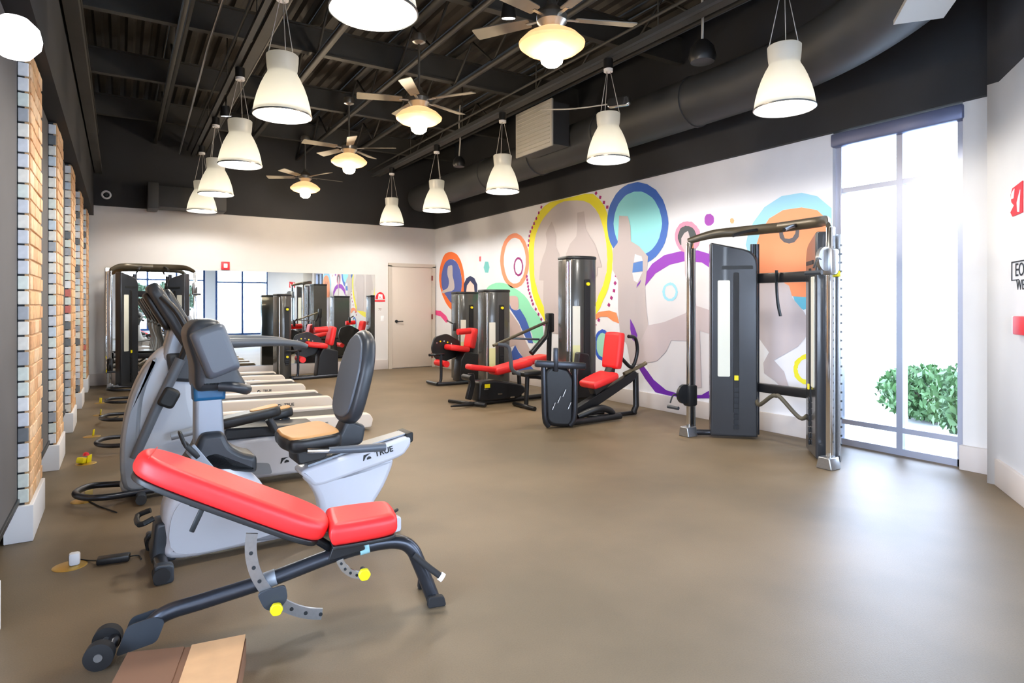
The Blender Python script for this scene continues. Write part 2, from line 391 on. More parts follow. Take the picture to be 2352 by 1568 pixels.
def pilaster(y0, mode):
    """mode: 'tiles' = single tiles as parts, 'joined' = one stuff part"""
    b = B(); b.box((-0.5, 0.32, ZT / 2 + 0.1), (0.1, 0.62, ZT - 0.2))
    o = b.obj('pilaster', M_ink); B().box((-0.456, 0.32, ZT / 2 + 0.1), (0.022, 0.625, ZT - 0.21)).obj('mortar_bed', mat('tan mortar', (196, 160, 120), 0.8), o); o.location = (0, y0, 0); o['kind'] = 'structure'
    rnd = random.Random(int(y0 * 100))
    B().slab([(-0.56, -0.015), (-0.425, -0.015), (-0.425, 0.655), (-0.56, 0.655)], 0.21, 0.006, XY(0.105)).obj('plinth', M_swht, o)
    z = 0.225; row = 0; joined = {}
    def put(name, mesh_key, m, c, d):
        if mode == 'tiles':
            if mesh_key not in TM: TM[mesh_key] = B().box((0, 0, 0), d, bev=0.003, seg=1).mesh(name, m)
            q = bpy.data.objects.new(name, TM[mesh_key]); C.objects.link(q); q.parent = o; q.location = c
        else: joined.setdefault((name, m.name), (B(), m))[0].box(c, d)
    while z + rowh <= ZT + 0.02:
        h = rowh - 0.011
        for k, (xa, wd) in enumerate([(-0.5275, 0.047), (-0.4730, 0.050)]):
            m = rnd.choices(TC, [7, 5, 6, 3, 4, 1, 4, 2.5])[0]
            put('tile', ('t', k, m.name), m, (xa, 0.004 - rnd.random() * 0.003, z + h / 2), (wd, 0.014, h))
        y = 0.012 if row % 2 else -0.08
        while y < 0.62:
            a, e = max(y, 0.012), min(y + 0.19, 0.63)
            if e - a > 0.03:
                m = rnd.choice(TB); wd = round(e - a - 0.006, 3)
                put('brick', ('b', wd, m.name), m, (-0.446 + rnd.choice((0, 0.002, 0.004)), (a + e) / 2, z + h / 2), (0.014, wd, h))
            y += 0.197
        z += rowh; row += 1
    for (name, _), (bb, m) in joined.items(): bb.obj(name + '_cladding', m, o, kind='stuff')
    return o
TM = {}
for i, y0 in enumerate(PIL):
    pilaster(y0, 'tiles' if i in (5, 6) else 'joined')
SL = {4: 'closed grey roller shade beside the round white wall lamp', 5: 'dark grey roller shade between the first two tiled pilasters beyond the bench',
      6: 'grey roller shade beyond the second plinth from the bench', 7: 'grey roller shade in the third window bay from the bench', 8: 'grey roller shade in the bay next to the cable machine'}
for i in range(len(PIL) - 1):
    ya, yb = PIL[i] + 0.66, PIL[i + 1] - 0.02
    if i in SL:
        t = thing('roller_shade', SL[i], 'blind', (-0.505, (ya + yb) / 2, 0), 0, 'roller shades of the window wall')
        B().box((0, 0, 1.55), (0.012, yb - ya, 2.6)).obj('fabric', M_shade, t)
        B().box((0.004, 0, 0.24), (0.03, yb - ya, 0.03), bev=0.004).obj('bottom_bar', M_black, t)
    w = B(); w.box((-0.05, 0, 0.06), (0.07, yb - ya, 0.12)); w.box((-0.05, 0, 2.82), (0.07, yb - ya, 0.1))
    for s in (-1, 1): w.box((-0.05, s * (yb - ya - 0.05) / 2, 1.45), (0.07, 0.05, 2.7))
    w = struct(w, 'window_%d' % (i + 5), M_frame); w.location = (-0.60, (ya + yb) / 2, 0)
    B().box((-0.05, 0, 1.45), (0.008, yb - ya - 0.1, 2.68)).obj('pane', M_screen if i in SL else M_glass, w)
    if i not in SL: B().box((-0.05, 0, 2.1), (0.06, yb - ya - 0.1, 0.05)).obj('transom', M_frame, w)
# baseboards
b = B(); b.box((2.16, YB - 0.012, 0.1), (5.3, 0.024, 0.2), bev=0.004); struct(b, 'baseboard_back', M_base)
b = B(); b.box((XR - 0.012, (3.56 + YB) / 2, 0.1), (0.024, YB - 3.56, 0.2), bev=0.004); struct(b, 'baseboard_right', M_base)
b = B(); b.box((XR - 0.02, 2.27, 0.1), (0.05, 0.34, 0.2), bev=0.004); struct(b, 'baseboard_pier', M_base)
b = B(); b.box((0, 0, 0.1), (1.33, 0.05, 0.2), bev=0.006); o = struct(b, 'baseboard_angled', M_base); o.location = (5.08, 1.68, 0); o.rotation_euler = (0, 0, math.atan2(0.76, 1.06))
# ceiling deck with ribs, joists and beams
b = B(); x = -0.6; top = []
while x < 6.4:
    for dx, dz in ((0, 0), (0.06, 0), (0.09, 0.045), (0.14, 0.045)): top.append((x + dx, HC + dz))
    x += 0.17
for (xa, za), (xb, zb) in zip(top, top[1:]): b.quad((xa, YF, za), (xb, YF, zb), (xb, YB, zb), (xa, YB, za))
b.box((2.9, 4.1, HC + 0.15), (7.4, 17.6, 0.1))
CE = struct(b, 'ceiling', M_deck)
for y in (-2.7, -0.65, 1.35, 3.4, 5.45, 7.5, 9.55, 11.6):
    b = B(); b.box((2.7, y, 4.32), (6.3, 0.09, 0.02)); b.box((2.7, y, 4.62), (6.3, 0.09, 0.02)); b.box((2.7, y, 4.47), (6.3, 0.02, 0.3)); b.obj('beam', M_joist, CE)
for x in (0.55, 1.95, 2.95, 3.75, 4.95):
    b = B()
    for z in (4.2, 4.26): b.box((x + (0.03 if z > 4.2 else -0.03), 4.1, z), (0.045, 17.0, 0.05))
    b.box((x, 4.1, 4.68), (0.1, 17.0, 0.05)); y = YF; up = False
    while y < YB - 0.5:
        b.tube([(x, y, 4.24 if up else 4.66), (x, y + 0.52, 4.66 if up else 4.24)], 0.014, 6); y += 0.52; up = not up
    b.obj('joist', M_joist, CE)

# door in the back wall
b = B(); b.box((4.862, YB - 0.02, 1.10), (0.075, 0.06, 2.20)); b.box((5.872, YB - 0.02, 1.10), (0.075, 0.06, 2.20)); b.box((5.367, YB - 0.02, 2.215), (1.085, 0.06, 0.075))
D1 = struct(b, 'door_1', M_jamb)
B().box((5.367, YB - 0.012, 1.095), (0.93, 0.035, 2.16), bev=0.003).obj('door_leaf', M_door, D1)
h = B(); h.cyl((5.0, YB - 0.03, 1.01), (5.0, YB - 0.06, 1.01), 0.03); h.tube([(5.0, YB - 0.075, 1.01), (5.14, YB - 0.075, 1.01)], 0.011, 10); h.cyl((5.0, YB - 0.06, 1.01), (5.0, YB - 0.085, 1.01), 0.014); h.obj('door_handle', M_ink, D1)
for z in (0.25, 1.1, 1.95): B().box((5.832, YB - 0.045, z), (0.03, 0.02, 0.11)).obj('hinge', mat('rust red hinge', (120, 50, 44), 0.5), D1)
# mirror
t = thing('wall_mirror', 'wide frameless mirror on the back wall beside the door', 'mirror', (2.16, YB, 0))
B().box((0, -0.012, 1.10), (4.74, 0.006, 1.78)).obj('silvered_glass', M_mirror, t)
g = B(); g.box((0, -0.008, 0.205), (4.76, 0.016, 0.012)); g.obj('bottom_channel', M_steel, t)

# ------------------------------------------------------------------ mural
MURAL = [
 ('mural_ring',(250,118,50),1,[(11.31,1.85),(11.31,1.82),(11.31,1.79),(11.31,1.75),(11.32,1.72),(11.33,1.69),(11.34,1.65),(11.35,1.6),(11.37,1.55),(11.4,1.49),(11.45,1.43),(11.52,1.36),(11.62,1.31),(11.76,1.26),(11.91,1.26),(12.04,1.32),(12.15,1.39),(12.23,1.46),(12.29,1.52),(12.34,1.57),(12.37,1.62),(12.4,1.66),(12.42,1.7),(12.44,1.73),(12.46,1.77),(12.47,1.8),(12.48,1.83),(12.49,1.86),(12.5,1.89),(12.5,1.92),(12.5,1.95),(12.5,1.98),(12.5,2.01),(12.49,2.05),(12.48,2.09),(12.47,2.14),(12.45,2.19),(12.42,2.25),(12.37,2.31),(12.31,2.39),(12.2,2.46),(12.06,2.48),(11.91,2.48),(11.76,2.45),(11.63,2.4),(11.54,2.33),(11.47,2.26),(11.42,2.19),(11.39,2.14),(11.37,2.09),(11.35,2.05),(11.34,2.01),(11.33,1.97),(11.32,1.94),(11.32,1.91),(11.31,1.88)],[(11.42,1.85),(11.42,1.83),(11.42,1.8),(11.42,1.77),(11.43,1.75),(11.43,1.72),(11.44,1.69),(11.46,1.65),(11.47,1.61),(11.5,1.56),(11.54,1.51),(11.59,1.46),(11.68,1.41),(11.79,1.38),(11.91,1.4),(12.01,1.46),(12.09,1.51),(12.16,1.55),(12.21,1.59),(12.26,1.63),(12.3,1.66),(12.33,1.69),(12.35,1.72),(12.36,1.75),(12.37,1.78),(12.38,1.81),(12.38,1.83),(12.39,1.86),(12.39,1.88),(12.39,1.91),(12.39,1.93),(12.39,1.96),(12.38,1.99),(12.38,2.01),(12.37,2.05),(12.35,2.08),(12.33,2.12),(12.3,2.16),(12.26,2.21),(12.21,2.26),(12.12,2.3),(12.02,2.32),(11.91,2.32),(11.79,2.31),(11.7,2.27),(11.62,2.22),(11.57,2.17),(11.53,2.12),(11.5,2.08),(11.48,2.04),(11.47,2.01),(11.46,1.98),(11.44,1.95),(11.44,1.93),(11.43,1.9),(11.43,1.88)]),
 ('mural_disc',(80,98,170),2,[(11.95,2.33),(11.86,2.32),(11.76,2.29),(11.68,2.26),(11.61,2.21),(11.55,2.14),(11.5,2.07),(11.46,1.99),(11.43,1.9),(11.42,1.81),(11.43,1.73),(11.46,1.64),(11.5,1.56),(11.54,1.5),(11.6,1.45),(11.66,1.42),(11.72,1.39),(11.79,1.38),(11.86,1.39),(11.95,1.42),(12.03,1.47),(12.12,1.53),(12.21,1.59),(12.29,1.65),(12.35,1.73),(12.38,1.82),(12.39,1.94),(12.37,2.04),(12.33,2.12),(12.27,2.2),(12.21,2.26),(12.13,2.3),(12.04,2.32)],None),
 ('mural_silhouette',(196,186,187),3,[(11.99,2.19),(11.94,2.2),(11.89,2.2),(11.85,2.18),(11.84,2.12),(11.84,2.05),(11.84,1.98),(11.82,1.93),(11.8,1.9),(11.78,1.86),(11.76,1.8),(11.75,1.73),(11.78,1.68),(11.89,1.65),(12.04,1.64),(12.16,1.63),(12.24,1.62),(12.3,1.61),(12.34,1.62),(12.35,1.63),(12.35,1.65),(12.32,1.67),(12.25,1.68),(12.15,1.7),(12.08,1.72),(12.04,1.76),(12.01,1.82),(12.01,1.87),(12.03,1.92),(12.07,1.97),(12.09,2.02),(12.09,2.08),(12.08,2.13),(12.06,2.17),(12.04,2.19),(12.02,2.19)],None),
 ('mural_disc',(246,214,204),1,[(11.26,1.49),(11.3,1.52),(11.28,1.56),(11.26,1.61),(11.25,1.66),(11.23,1.71),(11.2,1.75),(11.16,1.79),(11.11,1.83),(11.06,1.84),(11,1.82),(10.95,1.79),(10.9,1.75),(10.88,1.7),(10.88,1.65),(10.87,1.6),(10.86,1.56),(10.84,1.51),(10.87,1.48),(10.99,1.47),(11.15,1.47)],None),
 ('mural_arch',(38,50,92),2,[(11.34,1.52),(11.34,1.78),(11.22,1.9),(11.06,1.94),(10.89,1.89),(10.77,1.76),(10.77,1.52),(10.87,1.52),(10.9,1.75),(11.06,1.84),(11.2,1.75),(11.26,1.52)],None),
 ('mural_stroke',(245,80,150),1,[(12.7,1.24),(12.43,1.23),(12.16,1.13),(12.01,1),(12.16,0.98),(12.43,1.11),(12.7,1.14)],None),
 ('mural_ring',(252,158,118),1,[(8.93,2.12),(8.94,2.04),(8.95,1.97),(8.98,1.91),(9.02,1.84),(9.06,1.79),(9.12,1.74),(9.18,1.7),(9.25,1.68),(9.32,1.66),(9.4,1.66),(9.47,1.66),(9.55,1.68),(9.62,1.72),(9.69,1.76),(9.75,1.81),(9.8,1.87),(9.84,1.94),(9.87,2.02),(9.89,2.1),(9.9,2.17),(9.89,2.25),(9.87,2.33),(9.84,2.4),(9.8,2.46),(9.75,2.52),(9.69,2.56),(9.62,2.6),(9.55,2.62),(9.47,2.63),(9.4,2.63),(9.32,2.62),(9.25,2.59),(9.18,2.56),(9.12,2.51),(9.06,2.46),(9.02,2.4),(8.98,2.33),(8.95,2.26),(8.94,2.19)],[(9.04,2.12),(9.04,2.06),(9.06,2),(9.08,1.94),(9.11,1.89),(9.14,1.84),(9.19,1.81),(9.23,1.77),(9.28,1.75),(9.34,1.74),(9.4,1.74),(9.45,1.74),(9.51,1.76),(9.56,1.78),(9.62,1.82),(9.66,1.86),(9.7,1.92),(9.73,1.97),(9.75,2.04),(9.77,2.1),(9.77,2.17),(9.77,2.23),(9.75,2.3),(9.73,2.35),(9.7,2.41),(9.66,2.46),(9.62,2.49),(9.56,2.52),(9.51,2.54),(9.45,2.55),(9.4,2.55),(9.34,2.54),(9.28,2.52),(9.23,2.5),(9.19,2.46),(9.14,2.41),(9.11,2.36),(9.08,2.31),(9.06,2.25),(9.04,2.19)]),
 ('mural_ring',(150,30,120),2,[(9.12,2.02),(9.12,2),(9.13,1.97),(9.14,1.95),(9.15,1.93),(9.16,1.91),(9.18,1.89),(9.2,1.88),(9.22,1.87),(9.25,1.87),(9.27,1.86),(9.3,1.87),(9.32,1.88),(9.35,1.89),(9.37,1.9),(9.38,1.92),(9.4,1.94),(9.41,1.96),(9.42,1.99),(9.43,2.01),(9.43,2.04),(9.43,2.06),(9.42,2.09),(9.41,2.11),(9.4,2.14),(9.38,2.15),(9.37,2.17),(9.35,2.18),(9.32,2.19),(9.3,2.2),(9.27,2.2),(9.25,2.19),(9.22,2.19),(9.2,2.17),(9.18,2.16),(9.16,2.14),(9.15,2.12),(9.14,2.1),(9.13,2.07),(9.12,2.05)],[(9.16,2.02),(9.16,2),(9.16,1.99),(9.17,1.97),(9.18,1.95),(9.19,1.93),(9.21,1.92),(9.22,1.91),(9.24,1.91),(9.26,1.9),(9.27,1.9),(9.29,1.9),(9.31,1.91),(9.33,1.92),(9.34,1.93),(9.36,1.94),(9.37,1.96),(9.38,1.98),(9.38,2),(9.39,2.02),(9.39,2.04),(9.39,2.06),(9.38,2.08),(9.38,2.1),(9.37,2.11),(9.36,2.13),(9.34,2.14),(9.33,2.15),(9.31,2.16),(9.29,2.16),(9.27,2.16),(9.26,2.16),(9.24,2.15),(9.22,2.14),(9.21,2.13),(9.19,2.12),(9.18,2.1),(9.17,2.08),(9.16,2.06),(9.16,2.04)]),
 ('mural_spot',(120,205,205),1,[(10.29,2.07),(10.34,1.97),(10.46,1.98),(10.52,2.08),(10.46,2.19),(10.34,2.18)],None),
 ('mural_stroke',(245,110,120),1,[(10.69,2.3),(10.62,2.3),(10.62,2.2),(10.69,2.21)],None),
 ('mural_stroke',(150,235,195),1,[(10.39,1.68),(10.31,1.72),(10.19,1.75),(10.06,1.77),(9.92,1.77),(9.78,1.76),(9.62,1.73),(9.44,1.67),(9.24,1.6),(9.09,1.53),(9,1.47),(8.93,1.41),(8.87,1.34),(8.79,1.28),(8.7,1.22),(8.63,1.17),(8.58,1.12),(8.55,1.08),(8.53,1.02),(8.51,0.92),(8.5,0.81),(8.53,0.73),(8.61,0.7),(8.73,0.71),(8.81,0.73),(8.84,0.76),(8.83,0.81),(8.84,0.86),(8.91,0.94),(9.01,1.02),(9.09,1.1),(9.15,1.16),(9.21,1.22),(9.26,1.28),(9.32,1.35),(9.38,1.42),(9.44,1.47),(9.48,1.49),(9.52,1.5),(9.62,1.5),(9.83,1.5),(10.11,1.5),(10.32,1.51),(10.41,1.56),(10.43,1.62)],None),
 ('mural_silhouette',(200,182,180),2,[(9.61,1.28),(9.44,1.16),(9.23,1),(9.09,0.79),(8.98,0.67),(8.76,0.45),(8.55,0.26),(8.76,0.24),(9.09,0.42),(9.38,0.65),(9.61,0.58)],None),
 ('mural_stroke',(70,105,190),3,[(9.62,1.44),(9.53,1.33),(9.35,1.26),(9.22,1.29),(9.04,1.13),(8.92,0.96),(8.81,0.71),(8.95,0.71),(9.09,0.85),(9.26,1.06),(9.5,1.25),(9.62,1.33)],None),
 ('mural_stroke',(70,105,190),3,[(9.68,0.57),(9.5,0.52),(9.38,0.65),(9.26,0.53),(8.98,0.37),(8.71,0.23),(9.68,0.15)],None),
 ('mural_silhouette',(210,185,182),4,[(9.59,1.5),(9.55,1.52),(9.49,1.52),(9.44,1.52),(9.38,1.52),(9.33,1.51),(9.29,1.49),(9.27,1.44),(9.26,1.38),(9.26,1.33),(9.28,1.3),(9.31,1.28),(9.35,1.27),(9.4,1.27),(9.45,1.28),(9.5,1.3),(9.53,1.33),(9.54,1.37),(9.56,1.41),(9.58,1.44),(9.59,1.48)],None),
 ('mural_ring',(246,236,50),2,[(6.79,2),(6.8,1.94),(6.8,1.87),(6.82,1.8),(6.83,1.73),(6.86,1.66),(6.89,1.58),(6.94,1.5),(7,1.42),(7.06,1.32),(7.15,1.23),(7.28,1.17),(7.43,1.13),(7.6,1.08),(7.78,1.04),(7.97,1.01),(8.19,1),(8.4,1.01),(8.53,1.16),(8.65,1.27),(8.74,1.39),(8.81,1.5),(8.86,1.61),(8.88,1.71),(8.9,1.8),(8.92,1.89),(8.93,1.98),(8.93,2.06),(8.94,2.13),(8.94,2.21),(8.95,2.3),(8.94,2.38),(8.93,2.47),(8.9,2.56),(8.86,2.66),(8.8,2.75),(8.71,2.83),(8.61,2.92),(8.47,2.99),(8.31,3.03),(8.14,3.03),(7.96,3.03),(7.78,3.03),(7.59,3.03),(7.41,3.03),(7.22,3),(7.08,2.9),(6.97,2.79),(6.91,2.68),(6.87,2.56),(6.85,2.46),(6.84,2.37),(6.82,2.29),(6.81,2.21),(6.8,2.14),(6.79,2.07)],[(6.9,2.01),(6.91,1.95),(6.91,1.89),(6.92,1.83),(6.95,1.77),(6.97,1.71),(7,1.64),(7.05,1.57),(7.1,1.5),(7.14,1.41),(7.22,1.33),(7.34,1.28),(7.48,1.25),(7.62,1.21),(7.78,1.18),(7.95,1.16),(8.13,1.14),(8.32,1.16),(8.44,1.27),(8.54,1.38),(8.61,1.48),(8.67,1.57),(8.71,1.67),(8.75,1.75),(8.77,1.83),(8.78,1.91),(8.78,1.99),(8.79,2.06),(8.79,2.13),(8.79,2.19),(8.79,2.27),(8.78,2.34),(8.77,2.42),(8.75,2.49),(8.71,2.57),(8.65,2.65),(8.58,2.73),(8.49,2.8),(8.38,2.86),(8.26,2.92),(8.11,2.97),(7.95,2.99),(7.78,2.98),(7.61,2.96),(7.45,2.93),(7.3,2.87),(7.18,2.78),(7.09,2.68),(7.04,2.58),(7,2.49),(6.97,2.41),(6.95,2.33),(6.93,2.26),(6.92,2.19),(6.91,2.13),(6.91,2.07)]),
 ('mural_disc',(214,206,206),1,[(8.79,2.13),(8.79,2.24),(8.78,2.35),(8.76,2.45),(8.72,2.55),(8.67,2.63),(8.6,2.71),(8.53,2.77),(8.44,2.83),(8.35,2.88),(8.26,2.92),(8.16,2.96),(8.06,2.98),(7.94,2.99),(7.81,2.99),(7.69,2.98),(7.58,2.96),(7.47,2.94),(7.38,2.91),(7.3,2.87),(7.24,2.82),(7.18,2.77),(7.12,2.72),(7.08,2.66),(7.04,2.59),(7,2.5),(6.97,2.41),(6.95,2.32),(6.93,2.24),(6.91,2.16),(6.91,2.09),(6.9,2.01),(6.91,1.93),(6.92,1.86),(6.94,1.79),(6.96,1.72),(7,1.66),(7.03,1.59),(7.07,1.53),(7.12,1.48),(7.14,1.42),(7.17,1.37),(7.24,1.32),(7.39,1.27),(7.58,1.22),(7.78,1.18),(7.95,1.16),(8.12,1.14),(8.25,1.14),(8.33,1.17),(8.38,1.21),(8.42,1.26),(8.48,1.32),(8.55,1.39),(8.6,1.46),(8.66,1.55),(8.71,1.66),(8.75,1.76),(8.77,1.88),(8.79,2.01)],None),
 ('mural_silhouette',(196,186,187),3,[(8.27,2.71),(8.2,2.6),(8.14,2.46),(8.15,2.29),(8.06,2.17),(8.03,1.97),(8.03,0.89),(8.35,0.91),(8.47,1.17),(8.51,1.46),(8.5,1.76),(8.63,1.77),(8.6,2),(8.53,2.14),(8.45,2.25),(8.4,2.39),(8.44,2.53),(8.37,2.62)],None),
 ('mural_silhouette',(196,186,187),4,[(7.6,2.77),(7.43,2.77),(7.41,2.65),(7.39,2.49),(7.3,2.38),(7.18,2.26),(7.09,2.07),(7.02,1.91),(7.12,1.91),(7.13,1.79),(7.22,1.75),(7.24,1.19),(7.87,1.18),(7.89,2.15),(7.78,2.31),(7.62,2.41),(7.6,2.54)],None),
 ('mural_ring',(58,110,200),3,[(5.72,2.4),(5.73,2.32),(5.75,2.24),(5.78,2.16),(5.82,2.1),(5.88,2.04),(5.94,1.99),(6.02,1.95),(6.1,1.92),(6.19,1.9),(6.28,1.9),(6.37,1.91),(6.47,1.94),(6.56,1.98),(6.64,2.03),(6.72,2.1),(6.78,2.17),(6.84,2.25),(6.88,2.34),(6.9,2.44),(6.91,2.53),(6.9,2.62),(6.88,2.71),(6.84,2.79),(6.78,2.86),(6.72,2.92),(6.64,2.97),(6.56,3),(6.47,3.02),(6.37,3.02),(6.28,3.02),(6.19,2.99),(6.1,2.96),(6.02,2.91),(5.94,2.86),(5.88,2.79),(5.82,2.72),(5.78,2.64),(5.75,2.56),(5.73,2.48)],[(5.83,2.41),(5.84,2.35),(5.86,2.29),(5.88,2.23),(5.92,2.17),(5.96,2.13),(6.01,2.09),(6.07,2.06),(6.14,2.04),(6.21,2.03),(6.28,2.03),(6.35,2.04),(6.43,2.06),(6.5,2.09),(6.56,2.13),(6.62,2.18),(6.67,2.24),(6.71,2.3),(6.74,2.37),(6.76,2.44),(6.77,2.51),(6.76,2.58),(6.74,2.65),(6.71,2.71),(6.67,2.77),(6.62,2.81),(6.56,2.85),(6.5,2.88),(6.43,2.89),(6.35,2.9),(6.28,2.89),(6.21,2.88),(6.14,2.85),(6.07,2.81),(6.01,2.77),(5.96,2.72),(5.92,2.66),(5.88,2.6),(5.86,2.54),(5.84,2.48)]),
 ('mural_disc',(150,232,238),2,[(5.83,2.41),(5.83,2.39),(5.83,2.37),(5.83,2.35),(5.84,2.32),(5.84,2.3),(5.85,2.28),(5.86,2.26),(5.87,2.24),(5.88,2.22),(5.89,2.21),(5.9,2.19),(5.91,2.17),(5.92,2.15),(5.94,2.14),(5.96,2.12),(5.97,2.11),(5.99,2.1),(6.01,2.09),(6.03,2.08),(6.05,2.06),(6.07,2.06),(6.09,2.05),(6.11,2.04),(6.14,2.03),(6.16,2.03),(6.18,2.02),(6.21,2.02),(6.23,2.02),(6.25,2.02),(6.28,2.02),(6.3,2.02),(6.33,2.03),(6.35,2.03),(6.38,2.04),(6.4,2.05),(6.43,2.05),(6.45,2.06),(6.48,2.07),(6.5,2.09),(6.52,2.1),(6.54,2.11),(6.57,2.13),(6.59,2.14),(6.61,2.16),(6.63,2.18),(6.64,2.2),(6.66,2.22),(6.68,2.24),(6.69,2.26),(6.71,2.28),(6.72,2.3),(6.73,2.32),(6.74,2.35),(6.75,2.37),(6.76,2.39),(6.76,2.42),(6.77,2.44),(6.77,2.47),(6.78,2.49),(6.78,2.51),(6.78,2.54),(6.77,2.56),(6.77,2.58),(6.76,2.61),(6.76,2.63),(6.75,2.65),(6.74,2.67),(6.73,2.69),(6.72,2.71),(6.71,2.73),(6.69,2.75),(6.68,2.77),(6.66,2.79),(6.64,2.8),(6.63,2.82),(6.61,2.83),(6.59,2.84),(6.57,2.85),(6.54,2.86),(6.52,2.87),(6.5,2.88),(6.48,2.89),(6.45,2.89),(6.43,2.9),(6.4,2.9),(6.38,2.9),(6.35,2.9),(6.33,2.9),(6.3,2.9),(6.28,2.9),(6.25,2.89),(6.23,2.89),(6.21,2.88),(6.18,2.87),(6.16,2.86),(6.14,2.85),(6.11,2.84),(6.09,2.83),(6.07,2.82),(6.05,2.8),(6.03,2.79),(6.01,2.77),(5.99,2.76),(5.97,2.74),(5.96,2.72),(5.94,2.7),(5.92,2.69),(5.91,2.67),(5.9,2.65),(5.89,2.63),(5.88,2.6),(5.87,2.58),(5.86,2.56),(5.85,2.54),(5.84,2.52),(5.84,2.5),(5.83,2.48),(5.83,2.45),(5.83,2.43)],None),
 ('mural_silhouette',(196,186,187),5,[(6.65,2.61),(6.47,2.58),(6.42,2.44),(6.41,2.23),(6.25,2.15),(6.08,2),(6.11,1.77),(6.14,1.58),(6.12,1.35),(6.08,1.09),(6.04,0.83),(6.25,0.58),(6.42,0.55),(6.49,0.81),(6.63,0.95),(6.67,1.3),(6.67,1.7),(6.78,1.85),(6.78,2.15),(6.68,2.23),(6.66,2.44)],None),
 ('mural_stroke',(80,130,205),6,[(6.36,1.93),(6.18,1.95),(6.18,1.81),(6.38,1.8)],None),
 ('mural_stroke',(215,228,240),6,[(6.33,2.05),(6.2,2.01),(6.18,1.95),(6.35,1.94)],None),
 ('mural_stroke',(228,226,232),6,[(6.38,1.8),(6.18,1.8),(6.28,1.66),(6.35,1.69)],None),
 ('mural_ball',(246,150,180),4,[(5.2,2.18),(5.21,2.15),(5.21,2.12),(5.22,2.1),(5.24,2.07),(5.26,2.05),(5.29,2.03),(5.31,2.02),(5.34,2.01),(5.37,2.01),(5.4,2.01),(5.44,2.01),(5.47,2.02),(5.5,2.03),(5.53,2.05),(5.55,2.07),(5.57,2.1),(5.59,2.13),(5.6,2.16),(5.61,2.19),(5.61,2.22),(5.61,2.25),(5.6,2.28),(5.59,2.31),(5.57,2.33),(5.55,2.35),(5.53,2.37),(5.5,2.38),(5.47,2.39),(5.44,2.39),(5.4,2.39),(5.37,2.38),(5.34,2.38),(5.31,2.36),(5.29,2.34),(5.26,2.32),(5.24,2.29),(5.22,2.27),(5.21,2.24),(5.21,2.21)],None),
 ('mural_ball',(75,82,88),5,[(5.26,2.19),(5.26,2.17),(5.27,2.15),(5.28,2.13),(5.29,2.11),(5.31,2.1),(5.32,2.08),(5.34,2.07),(5.36,2.07),(5.39,2.06),(5.41,2.06),(5.43,2.07),(5.46,2.07),(5.48,2.08),(5.5,2.1),(5.52,2.11),(5.53,2.13),(5.54,2.15),(5.55,2.17),(5.56,2.19),(5.56,2.21),(5.56,2.23),(5.55,2.25),(5.54,2.27),(5.53,2.29),(5.52,2.31),(5.5,2.32),(5.48,2.33),(5.46,2.33),(5.43,2.34),(5.41,2.33),(5.39,2.33),(5.36,2.32),(5.34,2.31),(5.32,2.3),(5.31,2.29),(5.29,2.27),(5.28,2.25),(5.27,2.23),(5.26,2.21)],None),
 ('mural_disc',(226,224,228),1,[(6.14,1.61),(5.95,1.77),(5.7,1.87),(5.46,1.9),(5.18,1.87),(5.01,1.77),(4.67,1.43),(4.62,1.03),(4.82,0.51),(5.01,0.39),(5.18,0.28),(5.46,0.24),(5.76,0.27),(5.98,0.38),(6.09,0.48),(6.2,0.97)],None),
 ('mural_arc',(150,60,190),3,[(6.14,1.77),(6.01,1.9),(5.79,2),(5.52,2.03),(5.24,2.02),(5.01,1.95),(4.82,1.8),(4.82,1.64),(5.01,1.77),(5.18,1.87),(5.46,1.9),(5.7,1.87),(5.95,1.77),(6.14,1.61)],None),
 ('mural_arc',(110,40,170),3,[(6.27,0.52),(6.2,0.57),(6.09,0.48),(5.98,0.38),(5.76,0.27),(5.46,0.24),(5.18,0.28),(4.82,0.49),(4.82,0.37),(5.01,0.26),(5.32,0.22),(5.7,0.2),(5.95,0.22),(6.14,0.38)],None),
 ('mural_silhouette',(204,192,196),6,[(5.45,2.25),(5.39,2.27),(5.35,2.15),(5.38,2.05),(5.36,1.74),(5.26,1.35),(5.02,1.29),(5.02,1.01),(5.21,1.05),(5.18,0.37),(5.26,0.36),(5.32,0.61),(5.33,0.92),(5.67,0.91),(5.76,0.76),(5.92,0.63),(6.28,0.56),(6.42,0.56),(6.08,1.09),(5.79,1.14),(5.43,1.26),(5.36,1.35),(5.39,1.55),(5.44,1.75),(5.45,2.03),(5.5,2.1),(5.5,2.19)],None),
 ('mural_stroke',(120,50,175),7,[(6.42,1.17),(6.35,1.08),(6.28,0.95),(6.31,0.85),(6.38,0.89),(6.42,1.03)],None),
 ('mural_stroke',(120,50,175),7,[(6.21,1.7),(6.23,1.65),(6.3,1.59),(6.28,1.64)],None),
